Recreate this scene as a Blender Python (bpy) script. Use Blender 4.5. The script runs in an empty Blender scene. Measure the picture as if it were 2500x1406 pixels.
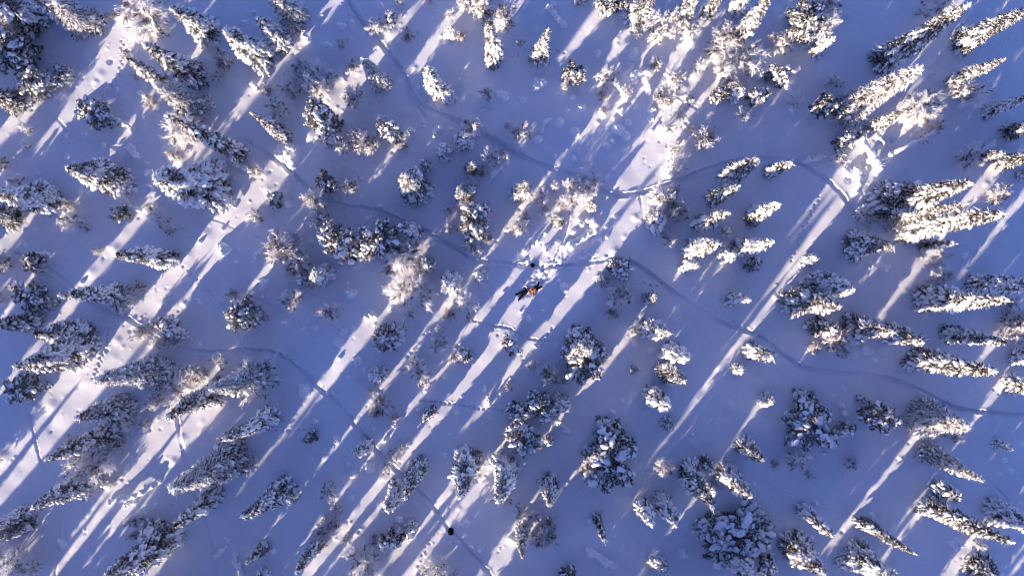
import bpy, math, random
import numpy as np
from mathutils import Vector, Matrix

# ------------------------------------------------------------------ camera, sky, sun, exposure
SC = bpy.context.scene
COL = SC.collection
S = 122.0 / 2500.0          # metres on the ground per photo pixel
H = 81.4                    # drone height
CX, CY = 1250.0, 703.0
AZ, EL = math.radians(51.8), math.radians(12.5)   # where the shadows point, sun elevation

cam_d = bpy.data.cameras.new('camera')
cam_d.sensor_width = 36.0
cam_d.lens = 36.0 * H / 122.0
cam_d.clip_start = 0.5
cam_d.clip_end = 3000.0
cam = bpy.data.objects.new('camera', cam_d)
cam.location = (0, 0, H)
COL.objects.link(cam)
SC.camera = cam

world = bpy.data.worlds.new('World')
SC.world = world
world.use_nodes = True
wn = world.node_tree
bg = wn.nodes['Background']
sky = wn.nodes.new('ShaderNodeTexSky')
sky.sky_type = 'NISHITA'
sky.sun_disc = False
sky.sun_elevation = EL
sky.sun_rotation = math.radians(218.2)
sky.air_density = 1.0
sky.dust_density = 0.3
sky.ozone_density = 4.0
bg.inputs['Strength'].default_value = 0.10
tint = wn.nodes.new('ShaderNodeMix'); tint.data_type = 'RGBA'; tint.blend_type = 'MULTIPLY'
tint.inputs[0].default_value = 1.0; tint.inputs[7].default_value = (1.0, 0.80, 1.12, 1)   # cold violet winter sky
wn.links.new(sky.outputs['Color'], tint.inputs[6]); wn.links.new(tint.outputs[2], bg.inputs['Color'])

sun_d = bpy.data.lights.new('sun', 'SUN')
sun_d.energy = 5.0
sun_d.angle = math.radians(0.5)
sun_d.color = (1.0, 0.83, 0.62)
sun = bpy.data.objects.new('sun', sun_d)
ldir = Vector((math.cos(AZ) * math.cos(EL), math.sin(AZ) * math.cos(EL), -math.sin(EL)))
sun.rotation_euler = ldir.to_track_quat('-Z', 'Y').to_euler()
sun.location = (-60, -80, 40)
COL.objects.link(sun)

SC.view_settings.view_transform = 'Standard'
SC.view_settings.look = 'None'
SC.view_settings.exposure = 1.22
SC.view_settings.gamma = 1.0
SC.render.filter_size = 1.0
SC.cycles.filter_width = 1.0
SC.render.resolution_x, SC.render.resolution_y = 1024, 575

RNG = np.random.default_rng(7)
random.seed(7)

def W(px, py):
    return ((px - CX) * S, -(py - CY) * S)

# ---- layout data
# kind  base_x base_y  tip_x tip_y  crown_width   (photo pixels, 2500 x 1406; tip 0 0 = height from width)
# S spruce, F frosted spruce, B frosted birch, P broad snow pine, K small spruce / snow-packed sapling
TREES = """
S 100 55 -50 -30 72
S 185 48 62 -30 60
F 222 62 120 0 80
B 60 82 0 0 70
P 85 145 20 90 96
P 112 208 70 175 66
K 158 180 135 165 40
S 45 262 -40 230 52
B 400 62 340 -20 135
S 520 72 425 -18 58
S 472 188 332 103 62
S 400 203 303 150 40
F 480 262 385 212 68
S 650 138 545 38 66
S 700 110 632 50 50
B 560 165 0 0 44
S 588 375 397 282 44
B 460 345 400 325 100
S 528 462 388 392 118
S 282 432 152 382 86
P 245 275 215 255 78
S 705 325 617 264 44
B 695 275 0 0 55
B 25 400 0 0 46
B 58 440 0 0 58
B 76 325 0 0 38
S 130 498 -30 462 86
F 716 52 650 -40 72
B 765 205 740 180 104
B 800 228 0 0 60
B 718 240 0 0 46
F 926 212 890 152 50
B 868 247 0 0 60
P 822 318 765 262 66
B 855 357 0 0 46
B 905 350 0 0 56
P 962 335 0 0 50
P 965 65 0 0 36
B 930 80 0 0 46
B 1000 100 0 0 30
B 980 5 0 0 42
B 1160 15 0 0 68
S 1180 30 1172 -40 40
S 1208 160 1180 45 44
K 1108 95 0 0 26
B 1245 75 1240 25 76
S 1060 215 1040 150 42
K 1095 248 0 0 28
B 1150 310 0 0 60
K 1135 350 0 0 36
K 1087 377 0 0 36
K 1041 408 0 0 26
S 1010 462 975 425 74
K 1145 418 0 0 34
B 1207 412 0 0 50
S 1130 468 1112 440 52
B 1265 340 0 0 44
B 1192 245 0 0 36
P 802 455 0 0 50
B 860 450 0 0 34
B 625 412 0 0 42
S 1310 142 1312 60 44
P 1490 15 0 0 62
S 1562 40 1550 -40 52
S 1658 38 1695 -35 46
S 1728 28 1755 -25 36
K 1418 0 0 0 28
K 1795 30 0 0 36
B 1612 82 0 0 74
B 1652 62 0 0 50
B 1788 148 1810 120 112
B 1765 105 0 0 60
S 1795 95 1895 -8 46
B 1975 60 2020 10 96
P 1935 85 0 0 80
K 1995 125 2052 82 30
B 1908 130 0 0 44
S 2140 145 2440 -38 66
B 2255 20 0 0 84
S 2350 115 2540 -5 58
S 2328 200 2458 145 36
F 2055 265 2243 168 76
P 1992 268 2040 225 52
B 2240 268 0 0 86
B 2325 232 0 0 74
S 2125 305 2235 262 32
S 2410 275 2520 235 32
S 2460 325 2545 298 38
P 2040 345 0 0 48
B 2035 378 0 0 38
S 1790 430 1872 410 50
K 1885 425 1952 400 28
B 2345 398 0 0 66
K 2385 388 2450 370 28
S 2445 392 2530 372 42
K 2490 428 0 0 24
P 1880 200 0 0 46
B 1928 262 0 0 38
P 1735 235 0 0 42
K 1790 230 1805 218 34
P 1838 236 1860 220 42
B 1800 275 0 0 36
B 1630 215 0 0 70
B 1618 260 0 0 46
B 1492 215 0 0 58
B 1473 275 0 0 28
P 1400 190 0 0 48
B 1710 345 0 0 52
B 1632 325 0 0 42
B 1648 410 0 0 56
B 1405 468 0 0 76
S 1266 468 1268 440 48
B 1310 480 0 0 42
K 1735 490 1800 465 36
B 1598 498 0 0 78
B 1630 510 0 0 50
K 1447 500 0 0 24
B 1275 565 0 0 46
K 1355 545 0 0 28
K 1600 550 0 0 40
B 1622 582 0 0 42
K 1705 547 1768 530 38
K 1838 528 1922 493 32
K 1838 545 1886 531 30
S 1680 605 1765 600 48
K 1685 642 1712 635 34
S 1795 605 1885 572 42
K 1770 620 1795 618 28
K 1825 640 0 0 36
K 1768 560 0 0 24
K 1790 735 1845 745 32
K 1590 733 0 0 34
P 1515 662 0 0 48
K 1465 680 0 0 26
B 1500 715 0 0 60
P 1240 833 0 0 46
P 1410 865 0 0 112
S 1418 838 1425 828 70
K 1470 878 0 0 40
B 1335 912 0 0 46
S 1575 795 1624 830 44
B 1545 802 0 0 36
K 1630 862 1675 892 40
S 1615 900 1665 940 48
B 1552 900 0 0 34
K 1800 905 0 0 26
K 1838 863 1914 897 42
S 2155 500 2385 465 88
S 2210 558 2460 520 62
F 2200 535 2360 505 60
B 2090 540 0 0 42
S 2072 592 2180 600 62
B 2190 580 0 0 28
K 2240 598 2335 592 24
B 2285 625 0 0 36
K 1978 640 0 0 30
S 1988 695 2110 702 64
S 1932 728 2068 768 78
K 1990 790 2042 795 46
B 2020 832 0 0 60
S 2070 792 2162 812 62
K 2168 822 2255 838 40
S 2238 880 2445 898 62
S 2300 808 2462 838 42
S 2248 728 2472 738 56
B 2270 692 0 0 54
S 2370 688 2535 690 54
B 2450 772 0 0 60
B 2472 812 0 0 60
K 2480 865 2545 868 40
K 2472 930 2535 945 46
B 2420 490 0 0 46
P 1945 1025 1965 1045 104
P 1990 1065 2010 1085 56
K 1870 970 0 0 28
P 2038 1030 0 0 38
P 2125 1012 2175 1035 72
F 2245 1015 2380 1092 88
F 2250 1112 2393 1176 50
K 2285 1195 2350 1225 34
K 2430 1078 2475 1098 20
S 2255 1225 2472 1338 60
S 2425 1235 2540 1300 60
S 2095 1265 2205 1355 36
K 1950 1235 2030 1310 30
S 1925 1322 2015 1402 70
S 2090 1348 2215 1425 74
S 2385 1385 2440 1425 58
B 1935 1125 0 0 54
B 2075 1140 0 0 46
K 2048 1358 0 0 28
P 1318 982 0 0 68
P 1262 997 0 0 46
P 1283 1058 0 0 78
K 1370 980 0 0 34
K 1347 1075 0 0 22
P 1490 1110 1510 1135 150
S 1455 1140 1462 1160 70
B 1605 1130 0 0 62
S 1665 1150 1716 1232 52
K 1580 955 1617 990 42
K 1632 1037 0 0 30
S 1812 1088 1858 1158 42
K 1718 1122 1745 1150 28
S 1762 1145 1834 1208 48
K 1735 1190 0 0 26
S 1603 1213 1655 1296 42
K 1555 1218 1578 1276 32
K 1458 1260 1471 1330 22
P 1785 1285 1810 1315 140
S 1740 1275 1765 1310 70
S 1785 1345 1832 1425 68
P 1868 1370 0 0 44
S 1350 1185 1362 1250 52
B 1272 1240 0 0 46
B 1330 1295 0 0 58
S 1278 1282 1272 1368 36
S 1225 1130 1202 1252 62
P 1382 1392 0 0 40
K 1600 1370 0 0 32
S 1150 1120 1140 1235 78
S 1028 1140 980 1208 52
S 965 1185 922 1252 50
P 965 1298 0 0 50
K 1010 1285 0 0 30
B 880 1362 0 0 94
S 788 1318 708 1402 40
B 822 1275 0 0 56
B 808 1175 0 0 52
K 893 1090 865 1122 32
P 770 1070 0 0 30
B 930 985 0 0 60
P 1058 1010 0 0 38
B 965 1110 0 0 36
B 1070 1392 0 0 78
B 1243 1200 0 0 30
S 660 1005 550 1078 46
S 705 1188 590 1280 58
K 650 1333 600 1386 28
K 640 1398 0 0 34
P 85 950 30 945 82
F 305 972 195 990 46
S 318 992 172 1046 50
B 455 935 420 925 118
F 400 900 245 938 80
S 520 957 398 1022 62
B 632 905 600 905 112
F 640 912 520 968 70
S 272 1052 120 1126 46
B 320 1030 0 0 58
B 262 1120 0 0 84
B 190 1080 0 0 44
S 222 1165 60 1232 50
B 225 1192 0 0 54
S 75 1245 -40 1285 36
S 78 1268 -20 1320 46
B 50 1345 0 0 94
F 575 1100 412 1172 90
S 592 1138 520 1182 48
S 520 1200 368 1282 50
S 412 1300 252 1402 84
B 345 1260 0 0 50
B 8 1120 0 0 38
S 25 540 -50 530 60
B 195 535 0 0 54
B 410 545 0 0 58
P 300 520 0 0 38
S 425 642 257 612 54
S 300 718 150 716 48
B 330 725 0 0 50
P 100 632 0 0 42
B 30 650 0 0 60
P 95 722 0 0 66
B 18 740 0 0 48
S 72 782 -20 775 42
S 212 812 62 800 62
S 222 858 60 855 72
S 192 885 0 898 60
B 350 815 0 0 44
P 430 792 0 0 52
P 605 758 0 0 68
B 640 765 0 0 46
B 632 530 0 0 44
B 690 600 0 0 76
P 688 500 0 0 34
B 780 512 0 0 62
B 803 548 0 0 58
P 840 592 0 0 96
P 940 592 0 0 88
S 1000 568 990 560 48
B 985 622 0 0 84
K 1045 642 0 0 38
B 1005 702 0 0 96
B 752 638 0 0 68
K 795 672 0 0 40
K 745 682 0 0 28
B 728 738 0 0 58
B 820 770 0 0 52
S 948 830 935 842 62
K 1095 684 0 0 44
K 1170 668 0 0 32
B 1128 745 0 0 70
B 1082 840 0 0 52
K 1132 864 0 0 40
B 1030 910 0 0 66
K 935 918 0 0 38
B 1005 772 0 0 26
P 1155 540 0 0 80
B 1130 492 0 0 46
B 1170 608 0 0 50
B 30 60 0 0 44
B 120 245 0 0 26
B 185 190 0 0 24
B 75 365 0 0 24
B 320 140 0 0 26
B 380 250 0 0 30
B 345 200 0 0 20
B 540 190 0 0 28
B 605 120 0 0 20
B 660 230 0 0 26
B 520 330 0 0 34
B 430 380 0 0 40
B 555 430 0 0 30
B 745 170 0 0 34
B 815 180 0 0 38
B 730 215 0 0 30
B 835 110 0 0 22
B 870 170 0 0 28
B 790 240 0 0 36
B 870 330 0 0 34
B 935 310 0 0 36
B 985 355 0 0 30
B 1095 40 0 0 24
B 1050 10 0 0 28
B 1185 60 0 0 30
B 1130 90 0 0 22
B 1270 110 0 0 28
B 1150 455 0 0 30
B 1225 375 0 0 30
B 1180 425 0 0 24
B 1285 330 0 0 22
B 1240 310 0 0 20
B 1520 235 0 0 34
B 1465 245 0 0 26
B 1385 215 0 0 26
B 1555 95 0 0 24
B 1685 95 0 0 36
B 1730 130 0 0 44
B 1755 185 0 0 50
B 1690 180 0 0 34
B 1665 240 0 0 36
B 1605 175 0 0 34
B 1655 290 0 0 30
B 1690 320 0 0 28
B 1730 330 0 0 26
B 1770 215 0 0 34
B 1825 185 0 0 34
B 1880 110 0 0 30
B 1445 440 0 0 34
B 1385 495 0 0 40
B 1440 485 0 0 34
B 1345 470 0 0 30
B 1320 510 0 0 28
B 1290 540 0 0 24
B 1255 570 0 0 26
B 1575 525 0 0 40
B 1640 475 0 0 36
B 1655 530 0 0 30
B 1640 380 0 0 40
B 1100 520 0 0 26
B 1105 560 0 0 30
B 1200 590 0 0 30
B 760 480 0 0 34
B 775 560 0 0 36
B 905 620 0 0 38
B 960 650 0 0 46
B 1020 660 0 0 44
B 1040 715 0 0 34
B 975 730 0 0 34
B 720 660 0 0 34
B 770 700 0 0 30
B 665 620 0 0 28
B 725 580 0 0 26
B 1105 770 0 0 30
B 1150 775 0 0 26
B 1065 815 0 0 30
B 1100 865 0 0 26
B 1010 880 0 0 34
B 1045 940 0 0 30
B 1475 690 0 0 30
B 1525 740 0 0 34
B 1490 765 0 0 28
B 1530 640 0 0 24
B 655 780 0 0 30
B 585 790 0 0 28
B 580 720 0 0 22
B 375 800 0 0 36
B 405 845 0 0 36
B 435 830 0 0 34
B 120 740 0 0 30
B 60 700 0 0 34
B 120 650 0 0 26
B 215 560 0 0 30
B 175 510 0 0 26
B 430 570 0 0 30
B 385 520 0 0 26
B 310 740 0 0 34
B 345 700 0 0 30
B 250 610 0 0 26
B 915 960 0 0 28
B 960 1010 0 0 26
B 925 1010 0 0 30
B 985 1095 0 0 28
B 945 1130 0 0 28
B 1260 1100 0 0 24
B 1240 940 0 0 24
B 1305 900 0 0 30
B 1375 930 0 0 30
B 835 1240 0 0 30
B 800 1300 0 0 30
B 860 1310 0 0 34
B 905 1390 0 0 40
B 850 1395 0 0 40
B 925 1320 0 0 30
B 1110 1395 0 0 34
B 1035 1370 0 0 30
B 1300 1250 0 0 34
B 1345 1270 0 0 34
B 1310 1320 0 0 30
B 340 1295 0 0 30
B 290 1180 0 0 24
B 300 1080 0 0 30
B 355 1020 0 0 34
B 285 1000 0 0 30
B 395 960 0 0 50
B 510 920 0 0 44
B 560 880 0 0 40
B 350 900 0 0 44
B 605 960 0 0 44
B 580 1060 0 0 30
B 620 1120 0 0 28
B 20 1310 0 0 40
B 90 1370 0 0 30
B 2270 255 0 0 40
B 2300 205 0 0 36
B 2210 290 0 0 34
B 2355 235 0 0 26
B 2275 320 0 0 28
B 2240 345 0 0 24
B 2025 205 0 0 36
B 1980 50 0 0 40
B 2010 30 0 0 36
B 2450 740 0 0 34
B 2480 780 0 0 34
B 2435 810 0 0 30
B 2300 670 0 0 26
B 2250 700 0 0 34
B 2280 645 0 0 24
B 2040 850 0 0 30
B 1990 845 0 0 34
B 2160 560 0 0 30
B 2240 620 0 0 22
B 2120 545 0 0 20
B 2270 1050 0 0 40
B 2320 1070 0 0 36
B 2230 1000 0 0 30
B 1960 1150 0 0 24
B 1890 1130 0 0 20
B 2380 1320 0 0 24
B 2145 1390 0 0 36
"""
# snow mounds: x y width shape (r round, s stacked, f flat, c cluster)
MOUNDS = """
205 268 34 c
712 385 60 f
696 362 50 f
690 380 44 c
715 365 34 s
318 368 40 f
332 383 22 r
365 425 26 s
374 455 22 s
930 15 20 r
1003 320 20 s
1033 297 14 r
1075 315 22 s
1062 330 20 r
1020 215 14 f
1228 235 36 c
883 438 13 r
797 113 32 f
835 66 26 c
860 56 18 r
787 38 10 r
855 160 26 c
845 178 22 r
1596 142 16 r
1545 133 36 f
1590 270 24 s
1590 290 18 r
1315 205 40 c
1367 300 28 s
1403 325 30 r
1313 342 25 s
1510 318 36 s
1530 332 28 r
1482 355 20 r
1400 387 22 f
1355 383 16 r
1420 412 11 r
1550 262 20 f
1515 272 22 s
1415 545 30 c
1400 568 22 r
1465 588 15 r
1480 578 14 r
1480 555 15 r
1502 530 13 r
1282 612 22 s
1335 610 24 s
1360 590 16 r
1378 700 28 s
1365 685 13 r
1230 712 11 r
1290 778 20 c
1308 845 14 s
1550 838 20 s
1590 855 28 f
2095 645 18 r
2125 648 22 s
2160 655 30 c
2355 625 24 f
2137 880 20 f
2115 855 34 c
2053 990 18 r
2440 1160 18 f
2470 1150 20 f
2455 1122 20 f
2490 1225 12 r
1990 1228 16 r
2125 1255 18 r
2335 1325 36 c
1495 1007 18 r
1520 980 14 s
1670 1348 32 s
1532 1298 12 r
1520 1330 12 r
1960 650 18 r
862 1157 24 s
903 1141 32 s
860 1215 20 f
788 1258 18 f
742 955 40 r
822 1070 26 s
768 1030 24 f
962 1035 26 c
911 1048 14 r
940 1072 16 s
1193 985 18 s
1128 968 12 r
1117 1018 12 r
1098 1060 14 f
1250 1318 28 r
1220 1340 14 f
1134 1306 17 c
1135 1277 32 f
1098 1322 14 f
665 1345 20 s
265 1180 30 s
188 1218 11 r
153 1325 34 f
553 1318 18 f
380 1235 22 f
545 606 38 r
577 642 16 r
645 697 36 f
640 725 11 r
490 590 12 r
90 668 16 r
487 840 12 s
855 715 34 s
905 768 36 c
1050 808 12 r
825 835 36 f
838 810 24 c
1088 917 18 s
875 880 30 c
892 900 22 f
830 873 13 r
852 920 12 r
930 505 16 s
900 535 24 f
1008 505 18 c
866 652 13 f
1285 700 8 r
2012 1105 14 r
1690 1060 10 r
1875 215 16 r
1862 238 14 r
975 1270 22 r
520 870 12 r
2070 420 22 r
1760 640 14 r
1010 320 16 s
1033 310 10 r
835 12 14 f
1448 10 18 s
1205 430 16 f
1385 270 14 r
1420 265 26 s
1398 238 18 s
1468 235 18 r
1500 290 16 r
1535 300 20 r
1495 345 18 s
1460 130 20 r
1590 320 12 s
1540 160 20 f
1350 12 20 f
1430 170 20 f
1275 243 24 f
1240 232 18 f
975 100 14 r
1100 318 14 s
640 690 26 f
486 742 14 r
483 732 10 r
545 560 12 r
200 690 14 r
60 600 18 f
85 560 20 f
310 640 16 f
380 500 16 s
165 330 14 f
255 355 16 r
285 220 16 f
240 405 12 f
360 400 14 s
620 30 14 c
600 55 20 f
700 500 20 s
670 500 14 r
840 480 16 r
770 440 12 r
750 470 12 f
985 500 14 f
860 800 20 f
770 800 22 f
740 800 22 f
800 960 14 f
815 960 12 s
1040 955 14 r
1020 1000 12 r
1060 1005 24 f
1115 1010 20 s
1225 960 12 r
1090 1110 16 r
850 1130 14 s
838 1180 12 f
940 1240 14 r
910 1340 16 s
1000 1310 18 s
995 1300 22 c
1150 1335 18 f
1170 1345 12 r
1415 1200 12 f
1500 1310 14 f
1440 1270 16 f
1550 1330 12 f
1660 1250 12 r
1700 1190 16 s
1840 1180 14 r
1885 1150 20 f
1900 1170 16 f
1930 1210 14 f
2005 1020 26 s
2060 1010 18 s
2035 965 14 f
2160 880 16 f
2090 870 20 f
1970 850 16 s
1310 590 14 s
1330 570 16 s
1260 620 16 r
1300 600 12 r
1550 560 14 f
1545 690 10 f
1175 690 20 s
1185 700 12 r
900 560 18 f
850 690 14 f
760 590 14 r
1325 760 12 r
1270 760 10 r
100 1390 14 f
60 1390 16 f
310 1230 20 c
330 1225 18 s
205 1290 14 f
460 1320 12 f
"""
# bent, snow-loaded saplings and fallen stems: radius(px) height(px) then points
ARCHES = """
5 12 340 228 355 234 370 246
5 14 265 290 285 293 310 303 325 318
5 14 615 205 624 211 634 220
5 12 575 404 592 410 610 418
5 16 300 516 320 508 345 513 372 520 388 540
4 14 288 462 304 478 318 500
6 8 1338 16 1352 38 1362 52 1376 64
8 26 1548 200 1546 188 1558 187 1572 202 1584 226
5 18 1455 210 1480 203 1505 215 1530 248
10 26 2064 325 2090 352 2118 382 2142 412
5 30 2170 378 2210 358 2250 338 2278 316 2298 285
5 8 1962 396 1985 390 2010 382
7 18 1850 188 1880 180 1908 205 1930 245 1935 268
6 16 1437 540 1447 546 1457 556
8 8 1375 602 1400 592 1425 580 1450 562
4 14 1350 1018 1368 1032 1388 1052
8 8 1438 1342 1458 1352 1480 1366 1502 1380
4 12 1183 942 1187 958 1193 978
4 10 765 765 776 768 792 771
6 14 275 1224 300 1214 330 1208 355 1196 388 1172
5 8 525 1362 536 1350 551 1334
6 12 575 1350 578 1372 588 1392
5 12 745 85 750 92 757 99
5 12 560 715 566 728 580 738
5 10 2370 1352 2388 1360 2405 1374
5 12 640 612 628 622 620 640
4 10 1322 320 1330 300 1345 292
6 10 2085 410 2092 440 2086 470
4 8 1232 372 1240 385 1238 400
5 8 75 628 98 620 122 624
"""
TRAILS = [
 (11,.26,[850,-60,850,0,880,50,940,120,985,180,1010,240,1050,270,1110,295,1200,340,1300,395,1390,425,1440,440,1490,475,1540,475,1600,460,1700,425,1790,395,1870,388,1950,397,2000,425,2050,470,2080,515,2120,560]),
 (9,.26,[600,345,640,370,700,410,760,465,830,500,920,515,1000,550,1060,575,1120,610,1170,635,1250,645,1300,650,1370,650,1450,640,1500,632,1560,650,1620,695,1690,745,1760,785,1850,820,1950,890,2050,910,2150,920,2230,945,2320,990,2400,1005,2560,1014]),
 (10,.20,[40,620,90,640,150,680,220,740,300,770,400,835,500,860,560,857,650,858,700,880,760,930,820,985,870,1040,920,1100,960,1140,1010,1190,1060,1240,1101,1296,1150,1350,1190,1395,1230,1460]),
 (9,.16,[430,1010,450,1110,470,1180,490,1250,520,1360,530,1460]),
 (6,.12,[72,1010,100,1130,140,1260,130,1460]),
 (7,.10,[140,290,190,340,280,360,350,350]),
 (8,.16,[1010,240,1022,262,1035,285]),
 (6,.12,[262,800,250,860,232,930]),
 (5,.12,[1150,780,1200,795,1240,800,1280,822,1340,835]),
 (5,.12,[500,528,540,542,580,560,640,585]),
 (5,.07,[1650,70,1700,68,1760,72,1850,70]),
 (7,.12,[1700,68,1660,64,1640,50]),
 (6,.12,[1620,270,1650,240,1700,265]),
 (6,.10,[1560,470,1570,520,1575,560]),
 (7,.14,[1385,480,1388,540,1370,600,1350,645]),
 (6,.08,[2330,1110,2380,1140,2430,1190,2500,1260]),
 (6,.08,[2130,515,2085,440]),
 (10,.22,[1345,660,1335,680,1318,692]),
]
# footprint tracks: spacing px, size m, polyline
PRINTS = [
 (7,.15,[230,925,245,880,262,830]),
 (6,.12,[1030,980,1100,985,1160,995,1240,1003]),
 (11,.10,[700,870,760,920,820,975,870,1030]),
 (9,.15,[600,850,700,866]),
 (11,.10,[1100,1240,1060,1300,1030,1360]),
 (9,.14,[640,1045,700,1050,760,1048]),
 (8,.12,[300,100,290,180,240,240]),
 (9,.14,[1750,760,1820,800,1900,850]),
 (8,.13,[1620,690,1600,700,1570,690]),
 (12,.13,[900,60,950,130,1000,200,1060,262,1160,310,1280,375]),
 (14,.12,[450,650,560,770,600,850]),
 (8,.14,[1350,800,1330,830,1322,845]),
 (10,.13,[2000,480,1960,560,1930,640]),
 (10,.12,[1250,140,1300,120,1380,130]),
]

OFF="""
18.7 -46.6 6.0 1.4 0 2
50.9 -41.6 9.3 2.8 1 0
27.0 -39.8 17.0 3.1 0 0
-76.5 5.6 15.0 4.0 10 2
-47.8 -66.7 10.3 4.2 8 2
27.7 -42.0 12.3 2.0 8 2
11.8 -41.8 17.0 4.6 8 1
-16.7 -62.4 13.7 2.8 3 1
0.7 -50.3 9.5 3.8 11 2
-74.6 -16.0 13.4 2.8 6 2
47.7 -42.6 12.6 2.2 7 1
-5.7 -52.9 17.0 3.4 9 2
-87.1 -39.8 16.8 4.6 2 0
17.5 -58.5 9.9 3.2 1 0
-42.0 -64.8 17.0 3.6 7 2
-35.4 -40.5 17.0 4.0 10 2
-44.1 -38.0 7.9 1.5 4 1
20.8 -52.6 6.0 2.1 10 2
-74.9 -58.5 9.9 1.6 9 1
-58.1 -43.3 5.7 1.4 6 2
37.1 -64.0 12.9 4.2 6 2
-21.5 -79.6 15.8 4.4 1 2
10.4 -54.3 17.0 4.6 5 2
-64.3 -42.3 9.4 3.8 4 2
-50.8 -40.4 13.8 3.1 7 1
-72.9 -31.8 16.7 2.9 8 1
3.8 -44.0 17.0 4.5 5 1
-75.8 -36.6 15.2 2.9 3 1
-50.6 -36.6 12.7 2.7 6 2
-11.4 -39.9 17.0 3.3 4 0
37.7 -44.2 6.2 1.3 2 2
-61.7 -69.0 17.0 2.7 7 1
30.1 -43.6 8.0 1.8 9 1
-70.7 -21.4 12.8 2.8 11 0
39.1 -59.0 8.4 2.3 5 2
-69.2 4.4 7.0 1.8 9 2
33.3 -42.6 7.8 2.8 4 2
-81.0 -12.9 10.1 3.3 9 0
-64.5 16.7 16.8 2.7 1 1
-69.8 -20.8 13.4 3.4 11 2
-6.6 -42.9 17.0 3.2 5 1
41.2 -42.1 13.7 2.6 3 1
-11.7 -53.6 17.0 2.8 0 0
30.0 -49.2 8.4 1.4 2 1
-6.2 -44.8 16.0 3.9 2 1
-19.5 -41.7 3.5 1.4 7 1
-88.3 -45.5 14.1 2.9 3 1
-75.5 -62.2 11.6 2.1 9 2
-15.2 -35.1 5.2 0.9 5 2
-51.1 -46.6 10.8 2.5 3 0
-41.1 -42.3 14.4 3.4 9 2
-63.4 3.9 8.9 1.5 1 2
21.0 -64.1 15.6 4.6 3 1
-48.3 -58.8 13.0 2.2 6 2
-2.8 -39.4 14.7 3.0 6 0
-15.2 -40.3 4.5 1.9 7 1
-85.9 -20.6 10.7 4.6 5 2
19.6 -40.1 17.0 3.0 8 1
-39.4 -37.1 17.0 4.6 8 0
-60.7 -44.6 4.7 1.5 6 0
-74.2 -31.0 8.8 3.1 9 1
-62.1 -63.0 14.2 2.8 1 0
-64.1 27.3 15.3 4.2 4 2
-67.8 -40.6 8.6 3.1 11 1
-28.9 -44.9 12.0 2.1 5 2
-29.2 -37.5 8.7 2.0 7 1
-65.1 -49.5 7.5 1.9 3 1
-28.5 -49.8 5.0 0.9 6 2
3.4 -38.0 7.8 2.4 9 0
-12.7 -41.8 12.1 4.6 9 2
-60.5 -43.1 6.7 1.4 1 0
15.7 -41.5 15.6 4.5 1 0
-35.0 -61.0 11.2 2.0 11 1
-75.3 -41.2 8.7 1.4 3 2
-80.9 -53.5 13.6 2.3 10 1
-71.1 -27.8 13.6 2.3 11 0
-81.6 -27.6 11.0 3.3 1 1
-27.3 -49.9 4.9 2.2 11 0
-54.6 -35.8 6.2 1.1 2 0
-46.3 -44.3 13.5 2.4 2 0
-79.2 -50.3 10.5 3.3 1 1
-62.5 8.2 3.2 1.2 4 0
-95.4 -26.4 13.0 3.1 10 1
38.2 -48.5 15.0 2.9 8 0
-78.8 -50.7 13.0 2.3 8 0
-67.1 0.7 6.0 1.9 8 0
-29.8 -42.7 6.6 1.2 8 1
-19.2 -53.8 5.8 2.2 11 1
"""
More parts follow.
